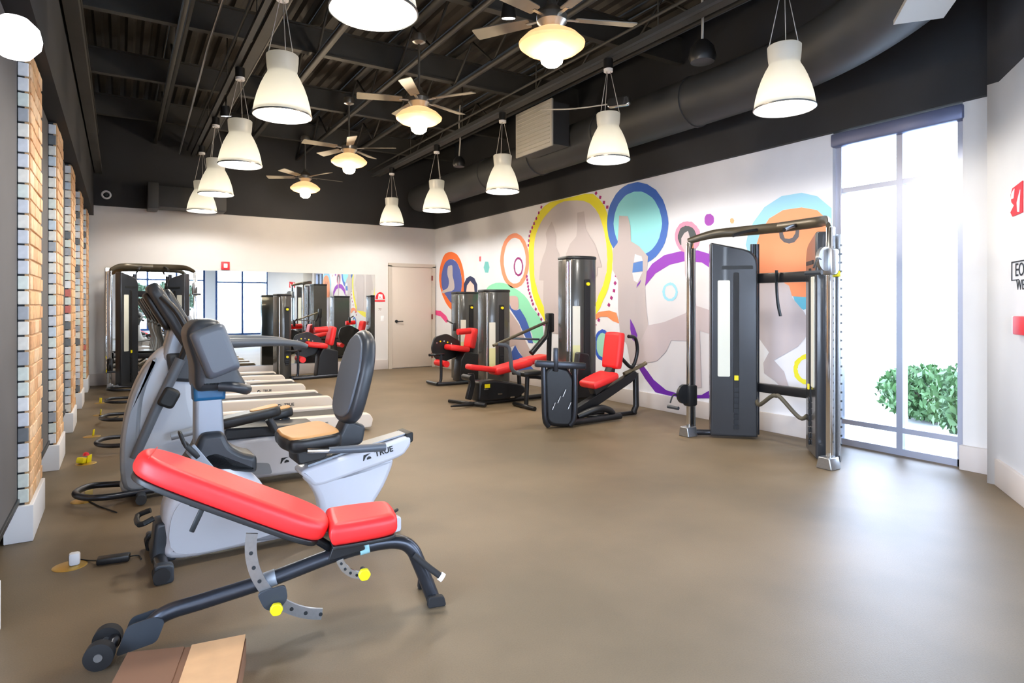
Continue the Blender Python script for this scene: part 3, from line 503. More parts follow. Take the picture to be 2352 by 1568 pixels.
 ('mural_ring',(160,220,240),3,[(5.56,1.52),(5.57,1.5),(5.57,1.49),(5.58,1.47),(5.59,1.45),(5.6,1.44),(5.62,1.43),(5.63,1.42),(5.65,1.41),(5.67,1.41),(5.69,1.41),(5.71,1.41),(5.73,1.41),(5.75,1.42),(5.77,1.43),(5.79,1.44),(5.8,1.46),(5.81,1.47),(5.82,1.49),(5.82,1.51),(5.83,1.53),(5.82,1.55),(5.82,1.56),(5.81,1.58),(5.8,1.6),(5.79,1.61),(5.77,1.62),(5.75,1.63),(5.73,1.64),(5.71,1.64),(5.69,1.65),(5.67,1.64),(5.65,1.64),(5.63,1.63),(5.62,1.62),(5.6,1.61),(5.59,1.59),(5.58,1.58),(5.57,1.56),(5.57,1.54)],[(5.6,1.52),(5.6,1.51),(5.61,1.5),(5.61,1.49),(5.62,1.47),(5.63,1.46),(5.64,1.46),(5.65,1.45),(5.66,1.44),(5.68,1.44),(5.69,1.44),(5.71,1.44),(5.72,1.44),(5.73,1.45),(5.75,1.46),(5.76,1.47),(5.77,1.48),(5.77,1.49),(5.78,1.5),(5.78,1.51),(5.78,1.53),(5.78,1.54),(5.78,1.55),(5.77,1.57),(5.77,1.58),(5.76,1.59),(5.75,1.6),(5.73,1.6),(5.72,1.61),(5.71,1.61),(5.69,1.61),(5.68,1.61),(5.66,1.61),(5.65,1.6),(5.64,1.59),(5.63,1.58),(5.62,1.57),(5.61,1.56),(5.61,1.55),(5.6,1.54)]),
 ('mural_spot',(165,75,185),1,[(5,2.36),(5,2.34),(5.01,2.32),(5.03,2.31),(5.05,2.3),(5.07,2.3),(5.09,2.3),(5.11,2.31),(5.13,2.33),(5.14,2.35),(5.14,2.38),(5.14,2.4),(5.13,2.42),(5.11,2.44),(5.09,2.44),(5.07,2.44),(5.05,2.44),(5.03,2.42),(5.01,2.41),(5,2.38)],None),
 ('mural_spot',(252,180,130),1,[(4.71,2.32),(4.72,2.3),(4.72,2.29),(4.74,2.29),(4.75,2.29),(4.76,2.3),(4.77,2.31),(4.77,2.32),(4.77,2.34),(4.76,2.35),(4.75,2.35),(4.74,2.35),(4.72,2.34),(4.72,2.33)],None),
 ('mural_arc',(155,212,238),1,[(4.56,2.03),(4.53,2.14),(4.46,2.27),(4.32,2.42),(4.11,2.51),(3.88,2.51),(3.71,2.45),(3.56,2.31),(3.56,1.67),(4.43,1.7)],None),
 ('mural_disc',(254,158,112),2,[(4.41,1.82),(4.42,2.01),(4.37,2.15),(4.26,2.29),(4.09,2.36),(3.88,2.36),(3.71,2.31),(3.59,2.19),(3.57,1.95),(3.58,1.67),(3.67,1.51),(3.84,1.44),(3.98,1.45),(4.09,1.54),(4.15,1.6),(4.39,1.62)],None),
 ('mural_stroke',(100,185,215),1,[(3.98,1.46),(3.75,1.5),(3.58,1.6),(3.62,1.42),(3.75,1.34),(3.86,1.31),(3.94,1.35)],None),
 ('mural_arc',(95,92,100),3,[(4.14,2.14),(4.13,2.07),(4.08,2.02),(4.02,2),(3.96,2.01),(3.91,2.06),(3.9,2.16),(3.94,2.16),(3.95,2.1),(3.98,2.06),(4.02,2.05),(4.07,2.06),(4.09,2.11),(4.09,2.14)],None),
 ('mural_silhouette',(198,190,196),3,[(4.38,1.62),(4.13,1.62),(4.02,1.56),(3.98,1.43),(3.86,1.3),(3.79,1.19),(3.81,1.06),(3.92,0.93),(4.11,0.82),(4.2,0.77),(4.08,0.66),(4,0.44),(4.05,0.44),(4.19,0.55),(4.32,0.62),(4.33,0.73),(4.26,0.85),(4.38,0.99)],None),
 ('mural_ring',(248,240,60),2,[(3.64,0.72),(3.65,0.7),(3.65,0.67),(3.66,0.65),(3.67,0.63),(3.69,0.61),(3.71,0.59),(3.73,0.58),(3.75,0.56),(3.78,0.56),(3.81,0.55),(3.83,0.55),(3.86,0.55),(3.88,0.56),(3.9,0.57),(3.92,0.58),(3.94,0.6),(3.96,0.62),(3.96,0.64),(3.97,0.67),(3.97,0.69),(3.97,0.72),(3.96,0.74),(3.96,0.77),(3.94,0.79),(3.92,0.81),(3.9,0.82),(3.88,0.84),(3.86,0.85),(3.83,0.86),(3.81,0.86),(3.78,0.86),(3.75,0.86),(3.73,0.85),(3.71,0.84),(3.69,0.82),(3.67,0.81),(3.66,0.79),(3.65,0.77),(3.65,0.74)],[(3.69,0.72),(3.69,0.7),(3.69,0.68),(3.7,0.67),(3.71,0.65),(3.72,0.64),(3.73,0.63),(3.75,0.61),(3.77,0.61),(3.79,0.6),(3.81,0.6),(3.82,0.6),(3.84,0.6),(3.86,0.6),(3.88,0.61),(3.89,0.62),(3.9,0.63),(3.91,0.65),(3.92,0.66),(3.92,0.68),(3.93,0.7),(3.92,0.71),(3.92,0.73),(3.91,0.75),(3.9,0.76),(3.89,0.78),(3.88,0.79),(3.86,0.8),(3.84,0.81),(3.82,0.81),(3.81,0.81),(3.79,0.81),(3.77,0.81),(3.75,0.81),(3.73,0.8),(3.72,0.79),(3.71,0.78),(3.7,0.76),(3.69,0.75),(3.69,0.73)]),
 ('mural_ring',(50,95,205),4,[(6.83,0.79),(6.83,0.76),(6.84,0.72),(6.85,0.69),(6.86,0.66),(6.88,0.63),(6.9,0.6),(6.93,0.58),(6.95,0.57),(6.98,0.56),(7.01,0.55),(7.04,0.56),(7.06,0.56),(7.09,0.57),(7.12,0.59),(7.14,0.61),(7.16,0.64),(7.17,0.67),(7.18,0.7),(7.19,0.73),(7.19,0.77),(7.19,0.81),(7.18,0.84),(7.17,0.88),(7.16,0.91),(7.14,0.94),(7.12,0.96),(7.09,0.98),(7.06,0.99),(7.04,1),(7.01,1.01),(6.98,1),(6.95,1),(6.93,0.98),(6.9,0.97),(6.88,0.95),(6.86,0.92),(6.85,0.89),(6.84,0.86),(6.83,0.82)],[(6.88,0.79),(6.88,0.76),(6.88,0.73),(6.89,0.71),(6.9,0.68),(6.91,0.66),(6.93,0.64),(6.95,0.63),(6.97,0.62),(6.99,0.61),(7.01,0.6),(7.03,0.61),(7.05,0.61),(7.07,0.62),(7.09,0.63),(7.1,0.65),(7.12,0.67),(7.13,0.69),(7.14,0.72),(7.14,0.75),(7.14,0.77),(7.14,0.8),(7.14,0.83),(7.13,0.85),(7.12,0.88),(7.1,0.9),(7.09,0.92),(7.07,0.93),(7.05,0.95),(7.03,0.95),(7.01,0.96),(6.99,0.95),(6.97,0.95),(6.95,0.94),(6.93,0.93),(6.91,0.91),(6.9,0.89),(6.89,0.87),(6.88,0.84),(6.88,0.81)]),
 ('mural_disc',(165,225,205),3,[(6.87,0.79),(6.87,0.78),(6.87,0.77),(6.87,0.76),(6.87,0.75),(6.87,0.74),(6.87,0.73),(6.88,0.72),(6.88,0.71),(6.88,0.71),(6.89,0.7),(6.89,0.69),(6.89,0.68),(6.9,0.67),(6.9,0.67),(6.91,0.66),(6.91,0.65),(6.92,0.65),(6.92,0.64),(6.93,0.64),(6.94,0.63),(6.94,0.62),(6.95,0.62),(6.96,0.62),(6.96,0.61),(6.97,0.61),(6.98,0.61),(6.99,0.6),(6.99,0.6),(7,0.6),(7.01,0.6),(7.01,0.6),(7.02,0.6),(7.03,0.6),(7.04,0.6),(7.04,0.6),(7.05,0.61),(7.06,0.61),(7.07,0.61),(7.07,0.61),(7.08,0.62),(7.09,0.62),(7.09,0.63),(7.1,0.63),(7.1,0.64),(7.11,0.65),(7.11,0.65),(7.12,0.66),(7.12,0.67),(7.13,0.68),(7.13,0.68),(7.14,0.69),(7.14,0.7),(7.14,0.71),(7.14,0.72),(7.15,0.73),(7.15,0.73),(7.15,0.74),(7.15,0.75),(7.15,0.76),(7.15,0.77),(7.15,0.78),(7.15,0.79),(7.15,0.8),(7.15,0.81),(7.15,0.82),(7.14,0.83),(7.14,0.84),(7.14,0.85),(7.14,0.86),(7.13,0.86),(7.13,0.87),(7.12,0.88),(7.12,0.89),(7.11,0.9),(7.11,0.9),(7.1,0.91),(7.1,0.92),(7.09,0.92),(7.09,0.93),(7.08,0.93),(7.07,0.94),(7.07,0.94),(7.06,0.95),(7.05,0.95),(7.04,0.95),(7.04,0.96),(7.03,0.96),(7.02,0.96),(7.01,0.96),(7.01,0.96),(7,0.96),(6.99,0.96),(6.99,0.96),(6.98,0.96),(6.97,0.96),(6.96,0.95),(6.96,0.95),(6.95,0.95),(6.94,0.94),(6.94,0.94),(6.93,0.94),(6.92,0.93),(6.92,0.92),(6.91,0.92),(6.91,0.91),(6.9,0.91),(6.9,0.9),(6.89,0.89),(6.89,0.88),(6.89,0.88),(6.88,0.87),(6.88,0.86),(6.88,0.85),(6.87,0.84),(6.87,0.83),(6.87,0.82),(6.87,0.82),(6.87,0.81),(6.87,0.8)],None),
 ('mural_arc',(252,150,98),4,[(7.26,1.16),(7.09,1.26),(6.86,1.28),(6.71,1.25),(6.65,1.1),(6.78,1.13),(6.9,1.19),(7.05,1.19),(7.24,1.11)],None),
]
MURAL_DOTS = [(8.567,2.983),(8.639,2.897),(8.712,2.811),(8.78,2.733),(8.837,2.671),(8.894,2.609),(8.924,2.536),(8.94,2.458),(8.957,2.38),(9.007,1.849),(8.993,1.791),(8.979,1.734),(8.965,1.676),(8.951,1.619),(8.917,1.557),(8.883,1.496),(8.849,1.435),(8.815,1.375),(8.732,1.289),(8.65,1.204),(8.57,1.12),(8.49,1.038),(7.156,3.018),(7.062,2.926),(6.979,2.841),(6.906,2.763),(6.716,1.773),(6.738,1.668),(6.761,1.561),(6.816,1.461),(6.871,1.36),(7.095,1.139),(7.176,1.064)]

mural = thing('wall_mural', 'colourful mural of rings and grey figures painted along the long white wall', 'mural', (XR, 0, 0))
def ztop(p): return [(a, min(max(z, 0.205), 3.035)) for a, z in p]
for name, col, lay, o_, i_ in MURAL:
    m = mat('mural paint %d %d %d' % col, col, 0.55)
    b = B(); d = -0.0015 * lay
    if i_ is None:
        b.bm.faces.new([b.bm.verts.new((d, a, z)) for a, z in ztop(o_)]); b.bm.normal_update(); bmesh.ops.triangulate(b.bm, faces=b.bm.faces)
    else:
        A = [b.bm.verts.new((d, a, z)) for a, z in ztop(o_)]; I = [b.bm.verts.new((d, a, z)) for a, z in ztop(i_)]; n = len(A)
        for k in range(n):
            try: b.bm.faces.new((A[k], A[(k + 1) % n], I[(k + 1) % n], I[k]))
            except ValueError: pass
    b.obj(name, m, mural)
b = B()
for a, z in MURAL_DOTS: b.box((-0.003, a, min(z, 3.0)), (0.004, 0.045, 0.045), rot=(random.random(), 0, 0))
b.obj('mural_dots', mat('mural magenta', (168, 30, 120), 0.55), mural, kind='stuff')
# ------------------------------------------------------------------ ceiling things
def rail(x, label):
    t = thing('lighting_track', label, 'track', (x, 0, 0), 0, 'ceiling lighting tracks')
    B().box((0.07, 4.2, 4.03), (0.10, 16.4, 0.06)).obj('channel', M_joist, t)
    B().box((-0.05, 4.2, 4.00), (0.05, 16.4, 0.05)).obj('channel', M_duct, t)
    B().tube([(0.16, -4, 4.08), (0.16, 12.4, 4.08)], 0.018, 8).obj('conduit', M_joist, t)
    B().tube([(-0.13, -4, 4.09), (-0.13, 12.4, 4.09)], 0.015, 8).obj('conduit', M_joist, t)
    for y in (0.4, 2.4, 4.4, 6.5, 8.5, 10.5): B().cyl((0.0, y, 4.03), (0.0, y, 4.7), 0.008, 6).obj('hanger', M_joist, t)
rail(4.42, 'dark lighting track carrying the pendant row on the mural side')
rail(1.13, 'dark lighting track carrying the pendant row on the window pilaster side')
t = thing('conduit_run', 'long thin steel conduit running beside the pendant track nearest the pilasters', 'conduit', (0.82, 0, 0))
B().tube([(0, 2.5, 4.3), (0, 7.6, 4.22), (0.02, 11.9, 3.9)], 0.014, 8).obj('pipe', M_steel, t)
PL = ['large aluminium pendant lamp hanging before the tall window', 'aluminium pendant above the functional trainer, second in the mural-side row', 'aluminium pendant above the leg press, middle of the mural-side row',
      'aluminium pendant fourth from the window in the mural-side row', 'small far aluminium pendant closest to the room corner with the door',
      'glowing pendant rim above the consoles, closest to the viewer, mostly out of frame', 'largest aluminium pendant lamp, hanging above the grey consoles in the pilaster-side row', 'second aluminium pendant down the pilaster-side row, overlapping the next one',
      'third aluminium pendant down the pilaster-side row, partly covering the last one', 'last aluminium pendant of the pilaster-side row, half hidden near the back wall']
def pendant():
    t = thing('pendant_lamp', PL[0], 'pendant lamp', (0, 0, 2.9), 0, 'aluminium pendant lamps')
    prof = [(0.228, 0.0), (0.224, 0.03), (0.214, 0.09), (0.196, 0.16), (0.170, 0.235), (0.140, 0.30), (0.120, 0.335), (0.114, 0.355), (0.120, 0.39), (0.124, 0.44), (0.126, 0.485), (0.118, 0.492), (0.03, 0.492), (0, 0.492)]
    s = B().lathe(prof, seg=48)
    sh = s.obj('shade', M_alu, t)
    r = B(); r.lathe([(0.226, -0.006), (0.232, -0.003), (0.232, 0.006), (0.226, 0.009)], seg=48); r.obj('rim', M_steel, sh)
    B().lathe([(0, 0.02), (0.12, 0.018), (0.213, 0.022), (0.213, 0.03), (0, 0.03)], seg=36).obj('diffuser', M_lamp, t)
    for k in range(3):
        a = 2 * PI * k / 3 + 0.5
        B().tube([(0.12 * math.cos(a), 0.12 * math.sin(a), 0.485), (0.02 * math.cos(a), 0.02 * math.sin(a), 0.95)], 0.0035, 6).obj('wire', M_wire, t)
    c = B(); c.cyl((0, 0, 0.965), (0, 0, 1.068), 0.05, 20); ca = c.obj('canopy', M_black, t)
    B().cyl((0, 0, 0.935), (0, 0, 0.965), 0.048, 20, 0.05).obj('canopy_lens', M_swht, ca)
    return t
p0 = pendant()
for i, (x, y) in enumerate(PEND):
    q = p0 if i == 0 else dup(p0, (x, y, 2.9), 0, PL[i])
    q.location = (x, y, 2.9); q.rotation_euler.z = i * 0.7
FL = ['big ceiling fan with glowing glass bowl at the top of the photo', 'ceiling fan with amber glass light in the middle of the fan row', 'third ceiling fan from the viewer, its bowl light glowing', 'smallest farthest ceiling fan close to the back wall']
def fan():
    t = thing('ceiling_fan', FL[0], 'ceiling fan', (0, 0, 3.08), 0, 'ceiling fans with glass bowls')
    B().lathe([(0, 0.90), (0.07, 0.90), (0.078, 0.86), (0.07, 0.82), (0.02, 0.80), (0, 0.80)], seg=28).obj('canopy', M_nickel, t)
    B().cyl((0, 0, 0.30), (0, 0, 0.82), 0.013, 12).obj('rod', M_nickel, t)
    B().lathe([(0, 0.34), (0.03, 0.33), (0.045, 0.28), (0.085, 0.25), (0.115, 0.21), (0.115, 0.16), (0.09, 0.13), (0.07, 0.10), (0, 0.10)], seg=32).obj('motor', M_nickel, t)
    for k in range(5):
        a = 2 * PI * k / 5
        Rm = Matrix.Rotation(a, 4, 'Z')
        arm = B(); arm.box((0.15, 0, 0.185), (0.12, 0.03, 0.008)); bmesh.ops.transform(arm.bm, matrix=Rm, verts=arm.bm.verts)
        bl = B(); bl.slab(rp([(0.18, -0.05), (0.66, -0.068), (0.66, 0.068), (0.18, 0.05)], 0.02), 0.008, 0, Rm @ TR((0, 0, 0.19), (R(12), 0, 0)))
        o = bl.obj('blade', M_blade, t); arm.obj('blade_arm', M_nickel, o)
    B().lathe([(0.075, 0.11), (0.12, 0.095), (0.20, 0.05), (0.25, 0.0), (0.245, -0.02), (0.20, -0.055), (0.12, -0.08), (0.07, -0.09)], seg=40).obj('glass_bowl', M_amber, t)
    B().lathe([(0.075, -0.08), (0.088, -0.11), (0.08, -0.145), (0.05, -0.17), (0, -0.178)], seg=24).obj('bulb', M_bulb, t)
    return t
f0 = fan()
for i, (x, y) in enumerate(FANS):
    q = f0 if i == 0 else dup(f0, (x, y, 3.4), 0, FL[i])
    q.location = (x, y, 3.4 if i else 3.33); q.rotation_euler.z = R([-22, 18, 40, 5][i])
for o in bpy.data.objects:
    if o.name.startswith('fan_bulb'): o.location.z = 3.16
# big round duct along the mural wall bending away near the window
t = thing('round_duct', 'large dark round duct running above the mural and curving near the window', 'duct')
path = [(5.38, 12.3, 3.60), (5.38, 9, 3.60), (5.38, 6.5, 3.60), (5.38, 4.6, 3.60), (5.33, 3.7, 3.60), (5.12, 2.9, 3.61), (4.75, 2.25, 3.62), (4.25, 1.75, 3.63), (3.6, 1.25, 3.64)]
B().tube(path, 0.27, 28, smooth=6).obj('duct_pipe', M_duct, t)
for y in (10.8, 9.3, 7.8, 6.3, 4.8): B().lathe([(0.27, -0.02), (0.283, -0.015), (0.283, 0.015), (0.27, 0.02)], seg=28, M=TR((5.38, y, 3.6), (R(90), 0, 0))).obj('seam_band', M_duct, t)
B().box((4.50, 2.04, 3.345), (0.52, 0.30, 0.03), rot=(0, R(0), R(38))).obj('register', M_grille, t, 'pale rectangular register on the bend')
t = thing('air_register', 'light grey square air register facing the fans, on a dark duct branch', 'air vent', (4.80, 7.12, 3.76))
B().box((0, 0, 0), (0.03, 0.88, 0.62), bev=0.006).obj('face_plate', M_grille, t)
B().box((0.155, 0, 0), (0.28, 0.82, 0.56)).obj('duct_branch', M_duct, t)
s = B()
for k in range(11): s.box((-0.018, 0, -0.26 + k * 0.052), (0.012, 0.80, 0.006), rot=(0, R(25), 0))
s.obj('louvre_set', M_grille, bpy.data.objects[t.children[0].name], kind='stuff')
t = thing('duct_box', 'dark rectangular duct box high on the back wall near the pilasters', 'duct', (1.05, 12.35, 3.2))
B().box((0, 0, 0), (1.1, 0.45, 0.36), bev=0.01).obj('duct_body', M_duct, t); B().box((-0.58, 0, 0), (0.16, 0.5, 0.44), bev=0.01).obj('duct_flange', M_duct, t)
t = thing('smoke_detector', 'small round detector ringed in white on the black upper back wall', 'detector', (-0.20, 12.635, 3.22))
B().lathe([(0.035, 0), (0.07, 0.0), (0.075, 0.02), (0.055, 0.03), (0.045, 0.02)], seg=24, M=TR((0, 0, 0), (R(90), 0, 0))).obj('ring', M_swht, t)
B().lathe([(0, 0.03), (0.03, 0.025), (0.045, 0.0)], seg=20, M=TR((0, 0, 0), (R(90), 0, 0))).obj('lens', M_ink, t)
def spot(x, y, z, label):
    t = thing('track_spotlight', label, 'spotlight', (x, y, z), 0, 'small track spotlights')
    B().lathe([(0, 0.12), (0.05, 0.12), (0.062, 0.06), (0.07, 0), (0.06, -0.005)], seg=24, M=TR((0, 0, 0), (R(12), R(-8), 0))).obj('housing', M_black, t)
    B().lathe([(0, -0.012), (0.058, -0.006), (0.058, 0)], seg=24, M=TR((0, 0, 0), (R(12), R(-8), 0))).obj('lens', M_spotl, t)
    B().cyl((0, 0, 0.1), (0, 0, 0.24), 0.01, 8).obj('stem', M_black, t)
spot(2.95, 4.78, 3.93, 'black spotlight with a bright lens beside the largest ceiling fan')
spot(1.13, 8.6, 3.74, 'small black spotlight below the pilaster-side track')
def speaker(x, y, z, label, s=1.0):
    t = thing('pendant_speaker', label, 'speaker', (x, y, z), 0, 'hanging speakers')
    B().lathe([(0, 0.16 * s), (0.06 * s, 0.15 * s), (0.11 * s, 0.09 * s), (0.13 * s, 0.0), (0.11 * s, -0.05 * s), (0, -0.06 * s)], seg=28).obj('housing', M_black, t)
    B().tube([(0, 0, 0.15 * s), (0.03, 0.02, 0.4), (0, 0, 0.62), (0.02, 0, 0.95)], 0.012, 8, smooth=4).obj('cable', M_wire, t)
speaker(4.72, 4.12, 3.73, 'black dome speaker on a white cable between duct and track')
speaker(4.62, 9.0, 3.62, 'small black hanging unit under the track near the far pendants', 0.8)
t = thing('emergency_light', 'small clear emergency light with a white curved cable beside the second pendant', 'light fitting', (4.72, 5.3, 3.62))
B().slab(rect(0.26, 0.11, 0.04), 0.07, 0.015, TR((0, 0, 0), (R(90), 0, R(-60)))).obj('lens', M_chrome, t)
B().tube([(-0.05, 0.1, 0.0), (-0.25, 0.5, 0.02), (-0.3, 1.1, 0.16)], 0.008, 6, smooth=5).obj('cable', M_wire, t)
t = thing('wall_globe_lamp', 'round white globe lamp on the nearest tiled pilaster', 'wall lamp', (-0.36, 3.22, 2.44))
B().lathe([(0, -0.085), (0.05, -0.075), (0.085, -0.03), (0.09, 0.0), (0.08, 0.045), (0.045, 0.08), (0, 0.088)], seg=28).obj('globe', mat('opal globe', (250, 250, 255), 0.3, emit=1.6), t)
B().box((-0.07, 0, 0.0), (0.02, 0.08, 0.12), bev=0.004).obj('bracket', M_chrome, t)

# ------------------------------------------------------------------ signs and wall things
def on_back(name, label, cat_, x, z): return thing(name, label, cat_, (x, YB, z))
t = on_back('fire_strobe', 'red fire alarm strobe with white lens above the mirror', 'alarm', 1.655, 2.085)
B().box((0, -0.02, 0), (0.14, 0.04, 0.15), bev=0.006).obj('body', M_sred, t); B().box((0, -0.045, 0), (0.065, 0.02, 0.08), bev=0.008).obj('lens', M_swht, t)
t = on_back('wall_sign', 'small red and white safety sign between mirror and door', 'sign', 4.655, 1.52)
b = B(); b.slab([(math.cos(a) * 0.105, math.sin(a) * 0.15) for a in [PI * k / 12 for k in range(13)]], 0.006, 0, TR((0, -0.004, -0.04), (R(90), 0, 0))); b.obj('sign_arch', M_sred, t)
b = B(); b.slab([(-0.05, 0), (0.05, 0), (0.045, 0.1), (-0.04, 0.11)], 0.004, 0, TR((0, -0.009, -0.04), (R(90), 0, 0))); b.obj('sign_figure', M_swht, t)
B().box((-0.01, -0.004, -0.075), (0.23, 0.006, 0.035)).obj('sign_bar', M_sred, t)
text('A.', 0.075, M_sred, t, (0.0, -0.012, -0.005), (R(90), 0, 0), 'sign_mark')
t = on_back('notice', 'tiny dark number notice under the red and white safety sign', 'notice', 4.645, 1.262)
b = B(); b.box((0, -0.002, 0), (0.1, 0.004, 0.09)); b.obj('card', M_wall, t); text('77', 0.07, mat('brown print', (110, 60, 50), 0.6), t, (0, -0.005, 0), (R(90), 0, 0))
t = on_back('light_switch', 'white light switch beside the door frame', 'switch', 4.70, 1.07)
B().box((0, -0.004, 0), (0.075, 0.008, 0.12), bev=0.003).obj('plate', M_swht, t); B().box((0, -0.011, 0), (0.03, 0.008, 0.06), bev=0.002).obj('rocker', M_swht, t)
t = thing('wall_outlet', 'black wall outlet low on the mural', 'outlet', (XR, 5.32, 0.45))
B().box((-0.006, 0, 0), (0.012, 0.075, 0.13), bev=0.003).obj('plate', M_ink, t)
# angled wall signs. u runs from the far edge of the angled wall towards the viewer
ang = math.atan2(-0.76, -1.06)
def aw(u, z, out=0.0): return (5.61 + math.cos(ang) * u - math.sin(ang) * -out * -1, 2.06 + math.sin(ang) * u + math.cos(ang) * -out * -1, z)
ARZ = ang + PI
def angled(name, label, cat_, u, z):
    n = Vector((-0.76, 1.06, 0)).normalized(); n = -n if n.y > 0 else n
    nn = Vector((math.sin(ang), -math.cos(ang), 0)); nn = nn if nn.x < 0 else -nn
    return thing(name, label, cat_, (5.61 + math.cos(ang) * u + nn.x * 0.004, 2.06 + math.sin(ang) * u + nn.y * 0.004, z), ang)
def sg(x, z): return (x, 0, z)
t = angled('wall_emblem', 'red reversed R emblem high on the angled white wall', 'sign', 0.385, 2.09)
SB = lambda: B()
b = B(); b.slab([(-0.115, 0.055), (-0.08, 0.095), (0.11, 0.115), (0.11, -0.10), (-0.08, -0.105), (-0.12, -0.07), (-0.05, -0.03), (-0.10, 0.0)], 0.006, 0, TR((0, 0, 0), (R(90), 0, 0))); b.obj('emblem_plate', M_sred, t)
for yy in (-0.006, 0.006):
    b = B(); b.slab([(-0.085, 0.06), (-0.03, 0.085), (-0.045, 0.02), (-0.09, 0.02)], 0.004, 0, TR((0, yy, 0), (R(90), 0, 0))); b.slab([(0.03, -0.085), (0.06, -0.09), (0.08, 0.06), (0.02, -0.02)], 0.004, 0, TR((0, yy, 0), (R(90), 0, 0))); b.obj('emblem_stroke', M_swht, t)
t = angled('wall_lettering', 'black boxed lettering on the angled white wall below the red emblem', 'sign', 0.42, 1.55)
nnz = Vector((math.sin(ang), -math.cos(ang), 0)); side = 0 if nnz.x < 0 else PI
text('EOI', 0.13, M_ink, t, (0.03, 0, 0.05), (R(90), 0, 0)); text('WE', 0.10, M_ink, t, (0.03, 0, -0.055), (R(90), 0, 0))
b = B(); b.box((-0.135, 0, 0.045), (0.008, 0.004, 0.13)); b.box((0.03, 0, 0.112), (0.34, 0.004, 0.008)); b.box((-0.07, 0, -0.015), (0.13, 0.004, 0.006)); b.obj('lettering_border', M_ink, t)
t = angled('extinguisher_cabinet', 'red and white safety cabinet on the angled white wall', 'cabinet', 0.50, 1.22)
B().box((0.06, 0.0, 0), (0.22, 0.09, 0.125), bev=0.008).obj('body', M_sred, t); B().box((-0.065, 0, 0), (0.03, 0.08, 0.125), bev=0.004).obj('side_panel', M_swht, t); B().box((-0.10, 0, -0.01), (0.04, 0.04, 0.05), bev=0.004).obj('latch', M_ink, t)

# ------------------------------------------------------------------ adjustable bench
t = thing('adjustable_bench', 'red adjustable weight bench with inclined back pad and gunmetal frame', 'weight bench', (0, 2.86, 0), R(-11))
def along(p0, p1, y=0.0):
    """matrix: u along p0->p1 in the xz plane, v across y, w the normal, origin at the middle"""
    a = math.atan2(p1[1] - p0[1], p1[0] - p0[0])
    return Matrix.Translation(((p0[0] + p1[0]) / 2, y, (p0[1] + p1[1]) / 2)) @ Matrix.Rotation(-a, 4, 'Y')
L = 0.80
M = along((0.055, 0.762), (0.765, 0.405))
out = sm([(-L / 2, 0.0), (-L / 2 + 0.02, -0.075), (-L / 2 + 0.09, -0.115), (-0.15, -0.135), (0.15, -0.145), (L / 2 - 0.10, -0.14), (L / 2 - 0.02, -0.10), (L / 2, 0.0), (L / 2 - 0.02, 0.10), (L / 2 - 0.10, 0.14), (0.15, 0.145), (-0.15, 0.135), (-L / 2 + 0.09, 0.115), (-L / 2 + 0.02, 0.075)], 5)
pad = B().slab(out, 0.088, 0.034, M, 6).obj('back_pad', M_red, t)
B().slab([(u * 0.965, v * 0.94) for u, v in out], 0.022, 0.004, M @ TR((0, 0, -0.052))).obj('back_board', M_black, t)
b = B(); b.tube([M @ Vector((-L / 2 + 0.045, v, 0.0465 - abs(v) * 0.05)) for v in (-0.10, -0.06, 0, 0.06, 0.10)], 0.0022, 6); b.obj('seam', M_redsm, pad)
M2 = along((0.775, 0.405), (1.06, 0.415))
out2 = sm([(-0.145, -0.11), (-0.125, -0.135), (0.0, -0.135), (0.11, -0.12), (0.14, -0.08), (0.14, 0.08), (0.11, 0.12), (0.0, 0.135), (-0.125, 0.135), (-0.145, 0.11)], 5)
B().slab(out2, 0.095, 0.036, M2, 6).obj('seat_pad', M_red, t)
B().slab([(u * 0.94, v * 0.9) for u, v in out2], 0.016, 0.003, M2 @ TR((0, 0, -0.054))).obj('seat_board', M_black, t)
B().tube([(0.04, 0, 0.055), (0.085, 0, 0.085), (0.155, 0, 0.140), (0.30, 0, 0.168), (0.54, 0, 0.214), (0.786, 0, 0.276), (0.952, 0, 0.302), (1.07, 0, 0.300), (1.135, 0, 0.262), (1.175, 0, 0.18), (1.225, 0, 0.05), (1.235, 0, 0.02)], 0.031, 18, smooth=8).obj('main_tube', M_gunm, t)
b = B(); b.slab(rp([(-0.01, 0.02), (0.13, 0.05), (0.16, 0.13), (0.12, 0.15), (0.03, 0.13)], 0.02), 0.006, 0, XZ(-0.036)); b.slab(rp([(-0.01, 0.02), (0.13, 0.05), (0.16, 0.13), (0.12, 0.15), (0.03, 0.13)], 0.02), 0.006, 0, XZ(0.036)); b.obj('rear_bracket', M_dgrey, t)
B().tube([(-0.03, -0.05, 0.05), (-0.03, 0.05, 0.05)], 0.022, 14).obj('rear_axle', M_gunm, t)
for y in (-0.065, 0.065):
    w = B(); w.cyl((-0.055, y - 0.02, 0.05), (-0.055, y + 0.02, 0.05), 0.05, 28); wo_ = w.obj('wheel', M_rub, t)
    B().cyl((-0.055, y - 0.024, 0.05), (-0.055, y + 0.024, 0.05), 0.015, 14).obj('hub', M_steel, wo_)
b = B(); b.tube([(1.235, -0.04, 0.028), (1.235, 0.16, 0.028)], 0.022, 14); b.obj('front_foot_bar', M_gunm, t)
for y in (-0.04, 0.16): B().slab(rp([(1.20, 0.0), (1.285, 0.0), (1.275, 0.045), (1.205, 0.05)], 0.012), 0.03, 0.004, XZ(y)).obj('foot_cap', M_rub, t)
b = B(); b.slab(rp([(0.77, 0.27), (0.93, 0.30), (0.90, 0.36), (0.80, 0.36)], 0.015), 0.09, 0.004, XZ()); b.obj('pivot_bracket', M_blackm, t)
B().tube([(0.80, 0, 0.30), (0.62, 0, 0.44)], 0.020, 10).obj('back_support', M_blackm, t)
